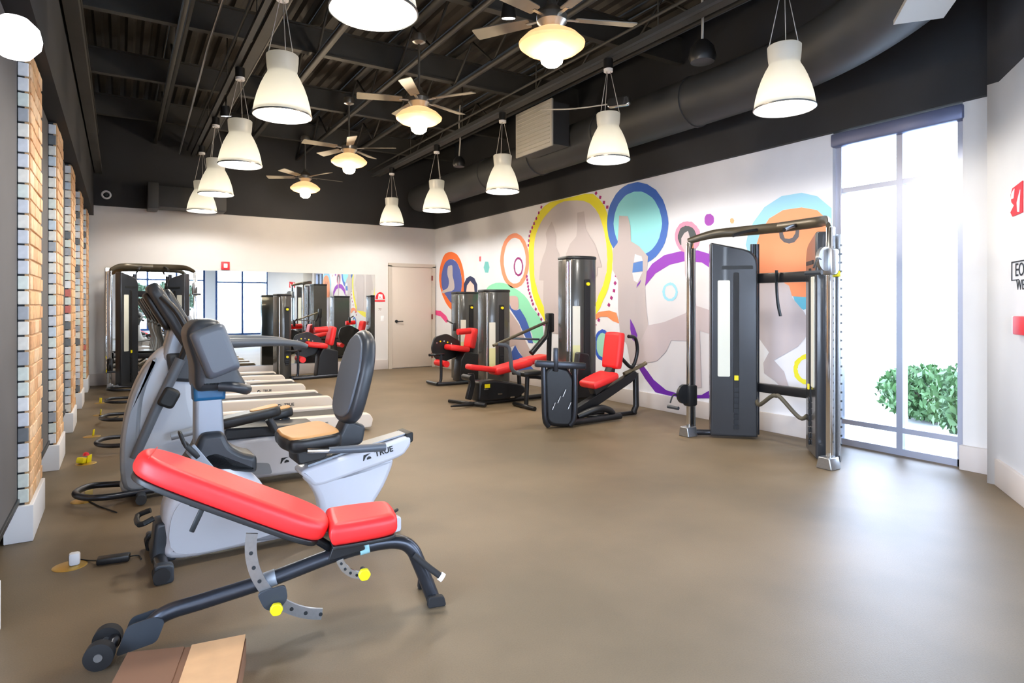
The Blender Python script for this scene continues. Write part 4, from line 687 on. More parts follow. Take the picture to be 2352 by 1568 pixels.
def arc_plate(b, c, r0, r1, a0, a1, th, y):
    n = 20; o = [(c[0] + r1 * math.cos(R(a0 + (a1 - a0) * i / n)), c[1] + r1 * math.sin(R(a0 + (a1 - a0) * i / n))) for i in range(n + 1)]
    o += [(c[0] + r0 * math.cos(R(a1 + (a0 - a1) * i / n)), c[1] + r0 * math.sin(R(a1 + (a0 - a1) * i / n))) for i in range(n + 1)]
    b.slab(o, th, 0, XZ(y))
cc = (0.79, 0.375)
b = B(); arc_plate(b, cc, 0.30, 0.345, 170, 262, 0.012, -0.046); ap = b.obj('adjuster_arc', M_steel, t)
for a in range(184, 262, 11):
    B().cyl((cc[0] + 0.322 * math.cos(R(a)), -0.054, cc[1] + 0.322 * math.sin(R(a))), (cc[0] + 0.322 * math.cos(R(a)), -0.038, cc[1] + 0.322 * math.sin(R(a))), 0.008, 10).obj('pin_hole', M_ink, ap)
b = B(); b.slab(rp([(0.49, 0.19), (0.60, 0.21), (0.61, 0.15), (0.57, 0.105), (0.52, 0.12)], 0.02), 0.014, 0.002, XZ(-0.062)); b.obj('adjuster_plate', M_dgrey, t)
b = B(); arc_plate(b, (0.93, 0.30), 0.10, 0.13, 196, 262, 0.012, -0.03); sa = b.obj('seat_adjuster_arc', M_chrome, t)
for a in (205, 220, 235, 250): B().cyl((0.93 + 0.115 * math.cos(R(a)), -0.04, 0.30 + 0.115 * math.sin(R(a))), (0.93 + 0.115 * math.cos(R(a)), -0.02, 0.30 + 0.115 * math.sin(R(a))), 0.006, 8).obj('pin_hole', M_ink, sa)
for (x, z) in ((0.915, 0.215), (0.565, 0.128)):
    B().slab(rp([(math.cos(k * PI / 3) * 0.027, math.sin(k * PI / 3) * 0.027) for k in range(6)], 0.008), 0.022, 0.004, XZ(-0.095) @ Matrix.Translation((x, z, 0))).obj('adjuster_knob', M_yel, t, 'yellow adjuster knob')
    B().cyl((x, -0.085, z), (x, -0.03, z), 0.010, 10).obj('knob_stem', M_ink, t)
B().tube([(0.505, 0, 0.207), (0.565, 0, 0.221)], 0.0335, 18).obj('tube_label', M_sgrey, t, 'pale label sleeve')
B().tube([(0.905, 0, 0.296), (0.945, 0, 0.302)], 0.0335, 18).obj('tube_label', mat('pale blue label', (150, 200, 210), 0.4), t, 'pale blue label')
B().tube([(1.14, -0.03, 0.24), (1.20, -0.06, 0.19), (1.25, -0.08, 0.15)], 0.014, 12).obj('handle_grip', M_rub, t)
B().cyl((1.248, -0.079, 0.152), (1.262, -0.084, 0.141), 0.019, 18).obj('grip_cap', M_swht, t, 'white grip end cap')
b = B(); b.box((0.30, -0.02, 0.555), (0.12, 0.05, 0.03), rot=(0, R(26), 0), bev=0.006); b.box((0.27, -0.02, 0.505), (0.02, 0.03, 0.10), rot=(0, R(24), 0), bev=0.004); b.obj('pad_catch', M_ink, t)

# ------------------------------------------------------------------ recumbent bike
def logo(parent, x, y, z, s, rot=0.0, word='TRUE'):
    """emblem and letters on a panel facing -y"""
    e = B(); Mx = TR((x, y, z), (R(90), 0, 0)) @ Matrix.Rotation(rot, 4, 'Z')
    e.slab([(-1.05 * s, -0.32 * s), (-0.85 * s, 0.34 * s), (0.05 * s, 0.34 * s), (-0.35 * s, 0.2 * s), (-0.65 * s, 0.05 * s), (-0.9 * s, -0.32 * s)], 0.002, 0, Mx)
    e.slab([(-0.55 * s, -0.32 * s), (-0.5 * s, -0.1 * s), (-0.25 * s, 0.02 * s), (0.0, -0.1 * s), (0.05 * s, -0.32 * s)], 0.002, 0, Mx)
    e.obj('logo_emblem', M_ink, parent)
    t_ = text(word, s * 1.0, M_ink, parent, (0, 0, 0), (0, 0, 0), 'logo_lettering', bold=s * 0.02)
    t_.matrix_local = Mx @ Matrix.Translation((1.75 * s, 0, 0.001))
def bike():
    t = thing('recumbent_bike', 'white recumbent exercise bike with tan seat cushion and grey seat back', 'exercise bike', (0, 3.76, 0), R(2))
    b = B(); b.slab(sm([(0.885, 0.395), (0.99, 0.425), (1.2, 0.463), (1.42, 0.50), (1.55, 0.525), (1.575, 0.49), (1.55, 0.44), (1.48, 0.395), (1.2, 0.34), (0.99, 0.30), (0.93, 0.335)], 4), 0.17, 0.02, XZ()); rl = b.obj('seat_rail', M_white, t)
    b = B(); b.slab(sm([(0.93, 0.34), (1.1, 0.345), (1.3, 0.37), (1.46, 0.395), (1.42, 0.26), (1.34, 0.14), (1.26, 0.055), (1.12, 0.03), (1.02, 0.035), (1.01, 0.13), (0.99, 0.22), (0.955, 0.29)], 4), 0.13, 0.03, XZ()); b.obj('rear_leg', M_white, t)
    b = B(); b.slab([(0.93, 0.425), (1.2, 0.483), (1.55, 0.540), (1.555, 0.533), (1.2, 0.472), (0.93, 0.412)], 0.11, 0, XZ()); b.obj('seat_track', M_sgrey, t)
    b = B(); b.slab(rp([(1.535, 0.47), (1.59, 0.485), (1.59, 0.55), (1.54, 0.54)], 0.015), 0.16, 0.01, XZ()); b.obj('rail_end_cap', M_ink, t)
    logo(rl, 1.30, -0.0865, 0.435, 0.050, R(10))
    b = B(); b.slab(sm([(0.22, 0.04), (0.19, 0.16), (0.185, 0.30), (0.24, 0.44), (0.33, 0.50), (0.45, 0.535), (0.56, 0.47), (0.66, 0.38), (0.71, 0.27), (0.78, 0.16), (0.95, 0.10), (1.05, 0.075), (1.04, 0.035), (0.6, 0.03)], 5), 0.20, 0.05, XZ(), 5); b.obj('drive_housing', M_white, t)
    b = B(); b.slab(sm([(0.24, 0.08), (0.22, 0.26), (0.30, 0.36), (0.42, 0.34), (0.55, 0.22), (0.66, 0.13), (0.75, 0.09), (0.5, 0.06)], 4), 0.006, 0, XZ(-0.102)); b.obj('housing_recess', mat('pale grey plastic', (188, 194, 204), 0.3), t)
    b = B(); b.slab(rp([(0.26, 0.50), (0.33, 0.60), (0.36, 0.68), (0.47, 0.68), (0.50, 0.60), (0.57, 0.55), (0.64, 0.53), (0.64, 0.43), (0.5, 0.46), (0.42, 0.55), (0.34, 0.47)], 0.03), 0.22, 0.03, XZ()); b.obj('mast_boot', M_dgrey, t)
    b = B(); b.slab(rp([(0.335, 0.60), (0.485, 0.60), (0.465, 0.95), (0.335, 0.95)], 0.01), 0.11, 0.02, XZ()); b.obj('mast', M_sgrey, t)
    b = B(); b.slab(rp([(0.33, 0.845), (0.485, 0.845), (0.49, 0.955), (0.325, 0.955)], 0.008), 0.13, 0.02, XZ()); b.obj('mast_collar', M_blue, t, 'blue mast collar')
    b = B(); b.slab(sm([(0.285, 1.20), (0.315, 1.265), (0.37, 1.285), (0.44, 1.275), (0.475, 1.20), (0.51, 1.08), (0.55, 0.985), (0.575, 0.93), (0.54, 0.90), (0.46, 0.905), (0.40, 0.905), (0.33, 0.92), (0.32, 1.05)], 4), 0.30, 0.045, XZ(), 4); co = b.obj('console_housing', M_dgrey, t)
    M = TR((0.415, -0.06, 1.12), (0, R(-20), 0))
    b = B(); b.slab(rect(0.17, 0.26, 0.03), 0.13, 0.03, M @ XZ(-0.10)); b.obj('console_side', M_mgrey, co)
    b = B(); b.slab(rect(0.24, 0.20, 0.03), 0.012, 0.003, TR((0.505, 0, 1.12), (0, R(72), 0))); b.obj('screen', M_screen, co)
    b = B(); b.tube([(0.44, -0.13, 0.93), (0.52, -0.15, 0.92), (0.575, -0.12, 0.90), (0.59, -0.04, 0.90), (0.59, 0.04, 0.90), (0.575, 0.12, 0.90), (0.52, 0.15, 0.92), (0.44, 0.13, 0.93)], 0.028, 12, smooth=5); b.obj('front_handlebar', M_dgrey, t)
    # seat
    cush = sm([(-0.15, -0.10), (-0.13, -0.19), (0.02, -0.215), (0.14, -0.20), (0.16, 0.0), (0.14, 0.20), (0.02, 0.215), (-0.13, 0.19), (-0.15, 0.10), (-0.16, 0)], 4)
    Mc = TR((0.94, 0, 0.575), (0, R(-4), 0)); B().slab(cush, 0.085, 0.03, Mc, 4).obj('seat_cushion', M_black, t); B().slab([(u * .93, v * .93) for u, v in cush], 0.03, 0.014, Mc @ TR((0, 0, 0.036)), 4).obj('seat_top', M_tan, t, 'tan seat top')
    B().slab(rp([(0.86, 0.44), (1.02, 0.46), (1.05, 0.55), (0.85, 0.55)], 0.02), 0.20, 0.01, XZ()).obj('seat_carriage', M_black, t)
    B().slab(rp([(1.02, 0.47), (1.26, 0.51), (1.28, 0.62), (1.16, 0.67), (1.1, 0.56), (1.02, 0.55)], 0.03), 0.14, 0.02, XZ()).obj('back_bracket', M_dgrey, t)
    Mb = along((1.165, 0.64), (1.30, 1.20)); H2 = 0.29
    ob = sm([(-H2, 0), (-H2 + .02, -0.12), (-H2 + 0.10, -0.185), (0.05, -0.20), (0.20, -0.15), (H2 - 0.03, -0.09), (H2, 0), (H2 - 0.03, 0.09), (0.20, 0.15), (0.05, 0.20), (-H2 + 0.10, 0.185), (-H2 + .02, 0.12)], 5)
    B().slab(ob, 0.085, 0.038, Mb, 5).obj('seat_back', M_dgrey, t)
    B().slab([(u * .88, v * .84) for u, v in ob], 0.02, 0.008, Mb @ TR((0, 0, 0.043))).obj('seat_back_pad', M_mgrey, t)
    B().box((1.205, -0.03, 0.83), (0.008, 0.03, 0.012), rot=(0, R(14), 0)).obj('back_badge', M_swht, t)
    for sgn in (-1, 1):
        B().tube([(1.08, sgn * 0.10, 0.52), (1.10, sgn * 0.25, 0.53), (1.0, sgn * 0.28, 0.545), (0.86, sgn * 0.28, 0.56)], 0.012, 10, smooth=4).obj('seat_handle_bar', M_chrome, t)
        B().tube([(0.98, sgn * 0.28, 0.548), (1.15, sgn * 0.285, 0.535), (1.31, sgn * 0.28, 0.525)], [0.018, 0.024, 0.026], 12).obj('seat_hand_grip', M_mgrey, t)
    # pedals, crank
    for sgn, px, pz in ((-1, 0.30, 0.62), (1, 0.52, 0.36)):
        B().slab(rp([(0.40, 0.44), (0.44, 0.47), (px + 0.02, pz + 0.02), (px - 0.02, pz - 0.02)], 0.01), 0.02, 0.003, XZ(sgn * 0.13)).obj('crank', M_sgrey, t)
        B().box((px, sgn * 0.19, pz), (0.09, 0.10, 0.025), rot=(0, R(-50 * sgn), 0), bev=0.006).obj('pedal', M_ink, t)
        B().tube([(px - 0.03, sgn * 0.15, pz + 0.03), (px - 0.05, sgn * 0.16, pz + 0.09), (px - 0.05, sgn * 0.23, pz + 0.09), (px - 0.03, sgn * 0.24, pz + 0.03)], 0.008, 8, smooth=3).obj('pedal_strap', M_ink, t)
    for x, w in ((0.17, 0.26), (1.38, 0.24)):
        B().tube([(x, -w, 0.05), (x, w, 0.05)], 0.034, 14).obj('stabiliser', M_blackm if x < 1 else M_white, t)
        for sgn in (-1, 1):
            o = B().slab(rp([(x - 0.045, 0.0), (x + 0.045, 0.0), (x + 0.045, 0.09), (x - 0.04, 0.10)], 0.02), 0.05, 0.008, XZ(sgn * w)).obj('stabiliser_cap', M_dgrey if x < 1 else M_white, t)
            if x < 1: B().cyl((x - 0.01, sgn * w - 0.035, 0.045), (x - 0.01, sgn * w + 0.035, 0.045), 0.038, 22).obj('transport_wheel', M_rub, o)
    B().slab(rp([(1.05, 0.03), (1.42, 0.03), (1.42, 0.085), (1.30, 0.12), (1.05, 0.13)], 0.025), 0.10, 0.02, XZ()).obj('rear_foot_beam', M_white, t)
    B().slab(rp([(0.13, 0.03), (0.25, 0.03), (0.25, 0.24), (0.15, 0.24)], 0.02), 0.16, 0.02, XZ()).obj('front_foot_mount', M_dgrey, t)
    B().tube([(0.14, -0.08, 0.27), (0.08, -0.08, 0.25), (0.08, 0.08, 0.25), (0.14, 0.08, 0.27)], 0.014, 10, smooth=3).obj('lift_handle', M_ink, t)
    B().tube([(1.33, -0.10, 0.09), (1.40, -0.15, 0.085), (1.46, -0.12, 0.085)], 0.01, 8, smooth=3).obj('latch_wire', M_ink, t)
bike()

# ------------------------------------------------------------------ elliptical trainer
def elliptical():
    t = thing('elliptical_trainer', 'white elliptical trainer with tall grey shroud and black foot pedals, behind the bike', 'elliptical', (0, 5.18, 0))
    b = B(); b.slab(sm([(0.06, 0.04), (0.03, 0.25), (0.02, 0.48), (0.07, 0.75), (0.16, 0.96), (0.28, 1.07), (0.40, 1.06), (0.46, 0.92), (0.47, 0.70), (0.52, 0.50), (0.62, 0.38), (0.85, 0.30), (0.80, 0.05)], 5), 0.24, 0.07, XZ(), 5); b.obj('front_shroud', mat('pale shroud', (188, 198, 212), 0.3, coat=0.3), t)
    b = B(); b.slab(sm([(0.02, 0.10), (0.0, 0.40), (0.05, 0.70), (0.14, 0.92), (0.22, 0.98), (0.14, 0.72), (0.12, 0.40), (0.16, 0.10)], 4), 0.27, 0.03, XZ()); b.obj('shroud_edge', M_sgrey, t)
    b = B(); b.slab(rp([(0.48, 0.05), (1.42, 0.05), (1.50, 0.13), (1.50, 0.30), (0.95, 0.36), (0.50, 0.36)], 0.04), 0.34, 0.03, XZ()); rh = b.obj('rear_housing', M_white, t)
    b = B(); b.slab(rp([(0.60, 0.10), (0.98, 0.08), (0.96, 0.16), (0.74, 0.20), (0.62, 0.22)], 0.02), 0.01, 0, XZ(-0.173)); b.obj('side_scoop', M_sgrey, rh)
    logo(rh, 1.10, -0.172, 0.17, 0.060, R(4))
    b = B(); b.slab(rp([(0.62, 0.36), (1.30, 0.35), (1.32, 0.42), (0.66, 0.45)], 0.02), 0.30, 0.02, XZ()); b.obj('rail_cover', M_dgrey, t)
    for sgn, dx, dz in ((-1, 0.0, 0.0), (1, 0.18, -0.08)):
        y = sgn * 0.20
        Mp = along((0.62 + dx, 0.50 + dz), (1.02 + dx, 0.565 + dz), y)
        b = B(); b.slab(sm([(-0.21, -0.05), (-0.19, -0.08), (0.0, -0.085), (0.17, -0.075), (0.21, -0.04), (0.21, 0.04), (0.17, 0.075), (0.0, 0.085), (-0.19, 0.08), (-0.21, 0.05)], 3), 0.075, 0.02, Mp); p = b.obj('foot_pedal', M_black, t)
        b = B(); b.slab(sm([(0.02, -0.04), (0.17, -0.06), (0.20, 0), (0.17, 0.06), (0.02, 0.04)], 3), 0.012, 0.003, Mp @ TR((0, 0, 0.038))); b.obj('pedal_top', M_tan, p)
        B().tube([(0.95 + dx, y, 0.50 + dz), (1.0 + dx, y, 0.40)], 0.03, 12).obj('pedal_arm', M_dgrey, t)
        B().tube([(0.66 + dx, y, 0.50 + dz), (0.30 + dx * 0.5, y * 1.0, 0.44 + dz)], 0.028, 12).obj('pedal_arm', M_sgrey, t)
        # swinging arm from the pedal link up to the hand grip
        B().tube([(0.08 + dx * 0.6, sgn * 0.22, 0.32), (0.20 + dx * 0.5, sgn * 0.215, 0.62), (0.36, sgn * 0.21, 0.98)], [0.030, 0.034, 0.036], 14).obj('swing_arm', M_mgrey, t)
        B().slab(rp([(-0.055, -0.07), (0.055, -0.07), (0.06, 0.06), (-0.05, 0.07)], 0.03), 0.10, 0.02, Matrix.Translation((0.235 + dx * 0.35 + (0.05 if sgn < 0 else -0.05), sgn * 0.22, 0.72 if sgn < 0 else 0.78)) @ Matrix.Rotation(R(25), 4, 'Y') @ XZ()).obj('arm_joint_cover', M_ink, t)
        B().tube([(0.36, sgn * 0.21, 0.98), (0.40, sgn * 0.25, 1.14), (0.34, sgn * 0.26, 1.30), (0.24, sgn * 0.24, 1.42)], 0.02, 12, smooth=5).obj('hand_grip', M_black, t)
    b = B(); b.slab(rp([(0.24, 0.96), (0.46, 0.90), (0.55, 1.02), (0.50, 1.16), (0.30, 1.20)], 0.04), 0.26, 0.04, XZ()); b.obj('console_neck', M_sgrey, t)
    b = B(); b.slab(rp([(0.30, 0.82), (0.44, 0.80), (0.50, 0.95), (0.46, 1.02), (0.27, 1.02)], 0.03), 0.30, 0.03, XZ()); b.obj('neck_boot', M_dgrey, t)
    Mc = along((0.185, 1.50), (0.46, 1.01)); b = B(); b.slab(rect(0.58, 0.34, 0.09), 0.095, 0.035, Mc, 4); co = b.obj('console', M_dgrey, t)
    b = B(); b.slab(rect(0.46, 0.26, 0.03), 0.01, 0.002, Mc @ TR((0, 0, 0.048))); b.obj('screen', M_screen, co)
    b = B(); b.slab(rect(0.30, 0.22, 0.06), 0.05, 0.02, Mc @ TR((-0.10, 0, -0.06))); b.obj('console_back', M_black, co)
    B().tube([(0.20, -0.10, 0.06), (-0.05, -0.17, 0.07), (-0.19, -0.15, 0.08), (-0.26, 0.0, 0.08), (-0.19, 0.15, 0.08), (-0.05, 0.17, 0.07), (0.20, 0.10, 0.06)], 0.022, 12, smooth=6).obj('front_loop', M_gunm, t)
    B().tube([(1.46, -0.26, 0.045), (1.46, 0.26, 0.045)], 0.035, 14).obj('stabiliser', M_dgrey, t)
    B().tube([(0.12, -0.26, 0.04), (0.12, 0.26, 0.04)], 0.034, 14).obj('stabiliser', M_dgrey, t)
elliptical()

# ------------------------------------------------------------------ treadmills
TL = ['white treadmill next to the elliptical with a long grey handrail', 'second treadmill from the elliptical, pale side rails', 'third treadmill from the elliptical', 'treadmill closest to the mirror']
def treadmill(long=False):
    t = thing('treadmill', TL[0], 'treadmill', (0, 0, 0), 0, 'row of treadmills')
    b = B(); b.box((1.40, 0, 0.10), (1.80, 0.52, 0.10), bev=0.01); b.obj('deck', M_black, t)
    b = B(); b.box((1.42, 0, 0.155), (1.70, 0.50, 0.012)); b.obj('running_belt', M_belt, t)
    for sgn in (-1, 1):
        b = B(); b.slab(rp([(0.55, 0.03), (2.32, 0.03), (2.34, 0.12), (2.30, 0.18), (0.55, 0.22)], 0.02), 0.13, 0.015, XZ(sgn * 0.325)); sr = b.obj('side_rail', M_deckw, t)
        if sgn < 0: logo(sr, 1.70, sgn * 0.391, 0.115, 0.05)
        b = B(); b.tube([(0.62, sgn * 0.36, 0.16), (0.70, sgn * 0.36, 0.55), (0.62, sgn * 0.35, 0.85), (0.62, sgn * 0.33, 1.05), (0.55, sgn * 0.28, 1.25)], [0.036, 0.03, 0.03, 0.028, 0.026], 12, smooth=5); b.obj('upright', M_sgrey, t)
        ln = 1.0 if long else 0.42
        b = B(); b.tube([(0.58, sgn * 0.36, 0.98), (0.58 + 0.32 * ln, sgn * 0.37, 0.99), (0.58 + 0.72 * ln, sgn * 0.37, 0.985), (0.58 + 0.95 * ln, sgn * 0.37, 0.965), (0.58 + 1.06 * ln, sgn * 0.37, 0.93)], [0.062, 0.052, 0.038, 0.032, 0.02] if long else [0.03, 0.028, 0.026, 0.024, 0.018], 14, smooth=5); b.obj('handrail', M_mgrey, t)
    b = B(); b.slab(sm([(0.28, 0.03), (0.26, 0.16), (0.36, 0.30), (0.60, 0.31), (0.82, 0.24), (0.88, 0.16), (0.86, 0.03)], 4), 0.62, 0.05, XZ(), 4); b.obj('motor_hood', M_white, t)
    Mc = along((0.36, 1.50), (0.64, 0.98)); b = B(); b.slab(rect(0.60, 0.56, 0.09), 0.08, 0.03, Mc, 4); co = b.obj('console', M_dgrey, t)
    b = B(); b.slab(rect(0.40, 0.42, 0.03), 0.01, 0.002, Mc @ TR((-0.05, 0, 0.041))); b.obj('screen', M_screen, co)
    b = B(); b.box((0.74, 0, 0.98), (0.10, 0.62, 0.05), bev=0.015); b.obj('cross_handle', M_dgrey, t)
    b = B(); b.box((2.30, 0, 0.10), (0.06, 0.54, 0.09), bev=0.01); b.obj('rear_roller_cover', M_ink, t)
    for x in (0.5, 2.2):
        for sgn in (-1, 1): B().cyl((x, sgn * 0.30, 0.0), (x, sgn * 0.30, 0.05), 0.03, 12).obj('foot', M_rub, t)
    B().tube([(0.40, -0.16, 0.06), (0.15, -0.22, 0.07), (-0.10, -0.2, 0.08), (-0.19, 0.0, 0.08), (-0.10, 0.2, 0.08), (0.15, 0.22, 0.07), (0.40, 0.16, 0.06)], 0.02, 12, smooth=6).obj('front_loop', M_gunm, t)
    return t
treadmill(True).location = (0.0, 6.98, 0)
t0 = treadmill(); t0.location = (0.0, 8.50, 0); t0['label'] = TL[1]
for i, y in enumerate((9.98, 11.36)): dup(t0, (0.02, y, 0), 0, TL[i + 2])

# ------------------------------------------------------------------ weight machines
def tower(t, x, y, h, w=0.44, d=0.30, rz=0.0, mt=None, plac=True):
    mt = mt or M_shroud
    Mt = TR((x, y, 0), (0, 0, rz))
    plan = [(-w / 2, d / 2), (w / 2, d / 2)] + [(w / 2 * math.cos(a), -d / 2 + 0.07 - 0.09 * math.sin(a)) for a in [PI * k / 16 for k in range(17)]]
    b = B(); b.slab(plan, h - 0.05, 0.006, Mt @ XY((h - 0.05) / 2 + 0.01)); s = b.obj('weight_shroud', mt, t)
    b = B(); b.slab([(u * 1.03, v * 1.03) for u, v in plan], 0.045, 0.014, Mt @ XY(h - 0.022)); b.obj('shroud_cap', M_black, s)
    yf = -d / 2 - 0.022
    b = B(); b.slab(rect(0.085, h * 0.66, 0.02), 0.03, 0.004, Mt @ TR((w * 0.10, yf, h * 0.52), (R(90), 0, 0))); b.obj('weight_slot', M_slot, s)
    for k in range(9):
        b = B(); b.box((0, 0, 0), (0.06, 0.012, 0.026), bev=0.002, seg=1); bmesh.ops.transform(b.bm, matrix=Mt @ TR((w * 0.10, yf - 0.018, 0.28 + k * 0.036)), verts=b.bm.verts); b.obj('weight_plate', M_plate, s)
    if plac:
        b = B(); b.slab(rect(0.10, h * 0.26, 0.008), 0.006, 0.001, Mt @ TR((-w * 0.24, yf + 0.012, h * 0.55), (R(90), 0, R(-6)))); b.obj('instruction_placard', M_plac, s)
        b = B(); b.slab(rect(0.10, h * 0.20, 0.008), 0.006, 0.001, Mt @ TR((-w * 0.24, yf + 0.011, h * 0.33), (R(90), 0, R(-6)))); b.obj('instruction_placard', M_placy, s)
        b = B(); b.slab(rect(0.055, h * 0.20, 0.006), 0.006, 0.001, Mt @ TR((w * 0.38, yf + 0.042, h * 0.58), (R(90), 0, R(22)))); b.obj('instruction_placard', M_plac, s)
    for z in (h * 0.82, h * 0.17 + 0.15):
        b = B(); b.cyl((0, 0, 0), (0, -0.03, 0), 0.022, 12); bmesh.ops.transform(b.bm, matrix=Mt @ TR((w * 0.10, yf - 0.012, z)), verts=b.bm.verts); b.obj('weight_pin', M_yel, s, 'yellow weight pin')
    b = B(); b.tube([Mt @ Vector((-w / 2 + 0.035, -d / 2 + 0.02, 0.05)), Mt @ Vector((-w / 2 + 0.035, -d / 2 + 0.02, h - 0.06))], 0.016, 12); b.obj('edge_rail', M_chrome, s)
    return s
def slabpad(t, name, p0, p1, w, th, y=0.0, m=None, r=None, taper=0.9):
    L = math.hypot(p1[0] - p0[0], p1[1] - p0[1]); M = along(p0, p1, y)
    o = sm([(-L / 2, -w * .35 * taper), (-L / 2 + L * .08, -w * .48 * taper), (0, -w / 2), (L / 2 - L * .08, -w * .48), (L / 2, -w * .35), (L / 2, w * .35), (L / 2 - L * .08, w * .48), (0, w / 2), (-L / 2 + L * .08, w * .48 * taper), (-L / 2, w * .35 * taper)], 4)
    return B().slab(o, th, r or th * 0.38, M, 4).obj(name, m or M_red, t)

# leg press by the functional trainer
t = thing('leg_press_machine', 'black seated leg press with tall weight tower and upright red back pad', 'weight machine', (4.75, 5.75, 0))
def P(x, z): return (x - 4.75, z)
slabpad(t, 'back_pad', P(5.00, 0.60), P(5.06, 1.03), 0.30, 0.10, taper=1.0)
slabpad(t, 'seat_pad', P(4.62, 0.42), P(4.98, 0.53), 0.34, 0.09)
B().slab(rp([P(4.30, 0.04), P(4.45, 0.04), P(5.30, 0.42), P(5.40, 0.50), P(5.35, 0.56), P(5.22, 0.50), P(4.35, 0.14)], 0.03), 0.09, 0.01, XZ()).obj('inclined_beam', M_blackm, t)
B().slab(rp([P(4.72, 0.30), P(4.98, 0.44), P(5.02, 0.62), P(4.96, 0.62), P(4.90, 0.50), P(4.68, 0.38)], 0.02), 0.12, 0.01, XZ()).obj('seat_carriage', M_black, t)
B().tube([(0.26, 0, 0.80), (0.40, 0, 0.72), (0.55, -0.03, 0.60), (0.62, -0.05, 0.78), (0.58, -0.06, 0.95), (0.45, -0.08, 0.98)], 0.022, 12, smooth=6).obj('rear_handle', M_blackm, t)
B().tube([(0.45, 0, 0.52), (0.72, 0, 0.60), (0.80, -0.02, 0.64)], 0.024, 12, smooth=3).obj('side_handle', mat('worn bronze grip', (120, 108, 84), 0.5, 0.3), t)
B().tube([(0.64, 0, 0.52), (0.65, 0, 0.12), (0.60, 0, 0.03)], 0.036, 14).obj('rear_post', M_blackm, t)
B().tube([(0.64, 0, 0.035), (-0.1, 0.0, 0.035)], 0.028, 10).obj('floor_bar', M_blackm, t)
for y in (-0.16, 0.16): B().tube([(-0.45, y, 0.045), (0.25, y, 0.05)], 0.035, 12).obj('base_rail', M_blackm, t)
# foot plate housing at the near end
Mh = TR((-0.61, -0.10, 0), (0, 0, R(-20)))
B().slab(rp([(-0.16, 0.03), (0.16, 0.0), (0.17, 0.55), (0.09, 0.66), (-0.10, 0.70), (-0.19, 0.62)], [0.09, 0.09, 0.04, 0.03, 0.03, 0.04]), 0.16, 0.04, Mh @ XZ(), 4).obj('lower_housing', M_blackm, t)
for x in (-0.19, 0.165): B().tube([Mh @ Vector((x, -0.07, 0.70)), Mh @ Vector((x, -0.09, 0.45)), Mh @ Vector((x * 0.95, -0.09, 0.12)), Mh @ Vector((x * 0.7, -0.07, 0.03))], 0.03, 12, smooth=4).obj('housing_tube', M_gunm, t)
B().box(Mh @ Vector((0.0, -0.08, 0.70)), (0.58, 0.07, 0.075), rot=(0, R(4), R(-20)), bev=0.015).obj('cross_bar', M_gunm, t)
B().box(Mh @ Vector((-0.06, -0.10, 0.76)), (0.05, 0.05, 0.26), rot=(0, 0, R(-20)), bev=0.01).obj('cross_post', M_gunm, t)
for k in range(4):
    B().slab(rp([(-0.004, -0.045), (0.006, -0.04), (0.008, 0.045), (-0.002, 0.04)], 0.003), 0.01, 0.002, Mh @ XZ(-0.092) @ Matrix.Translation((-0.08 + 0.06 * k, 0.25 + 0.07 * (k % 3), 0)) @ Matrix.Rotation(-0.4, 4, 'Z')).obj('housing_slot', M_chrome, t)
B().tube([(-0.30, -0.05, 0.08), (-0.05, -0.12, 0.16), (0.10, -0.12, 0.13), (0.18, -0.1, 0.08)], 0.04, 12, smooth=4).obj('pivot_cover', M_black, t)
tower(t, 0.26, 0.66, 1.98, 0.42, 0.30, R(-12))
B().slab(rp([(-0.04, 0.2), (0.28, 0.2), (0.20, 0.75), (0.04, 0.78)], 0.03), 0.10, 0.02, XZ(0.40)).obj('tower_bracket', M_black, t)
B().tube([(-0.02, 0.52, 0.78), (-0.02, 0.52, 1.9)], 0.02, 12).obj('guide_rod', M_chrome, t)
# swinging press arms behind it
t = thing('press_machine', 'black chest press machine with long pivoting lever arms between the weight towers', 'weight machine', (4.55, 6.90, 0))
B().tube([(-0.52, 0, 0.84), (0.28, 0, 1.12), (0.36, 0.02, 1.14)], 0.020, 10).obj('lever_arm', mat('bronze bar', (92, 84, 68), 0.4, 0.5), t)
B().tube([(0.36, 0.02, 1.18), (0.30, 0, 0.94), (0.06, 0, 0.72)], [0.03, 0.035, 0.04], 12).obj('lever_arm', M_blackm, t)
B().tube([(-0.46, 0, 0.86), (-0.30, 0, 0.82), (-0.26, 0, 0.66), (-0.22, 0, 0.50), (0.02, 0, 0.42)], 0.026, 12, smooth=4).obj('curved_frame', M_mgrey, t)
B().tube([(-0.30, 0.0, 0.93), (0.20, 0.02, 0.90)], 0.014, 10).obj('tie_bar', M_mgrey, t)
B().tube([(0.0, 0, 0.42), (0.30, 0, 0.36), (0.50, 0, 0.10), (0.52, 0, 0.03)], 0.03, 12, smooth=4).obj('frame_leg', M_blackm, t)
B().tube([(0.0, 0.0, 0.42), (-0.02, 0, 0.03)], 0.03, 12).obj('frame_leg', M_blackm, t)
b = B(); b.box((0.38, 0.03, 1.12), (0.10, 0.10, 0.26), bev=0.02); b.obj('pivot_block', M_black, t)
B().tube([(0.38, 0.03, 1.05), (0.38, 0.05, 0.5), (0.45, 0.05, 0.03)], 0.034, 12).obj('upright', M_blackm, t)
B().tube([(-0.05, -0.25, 0.03), (-0.05, 0.25, 0.03)], 0.028, 10).obj('floor_bar', M_blackm, t)
slabpad(t, 'seat_pad', (-0.12, 0.46), (0.16, 0.47), 0.26, 0.06, m=M_black)
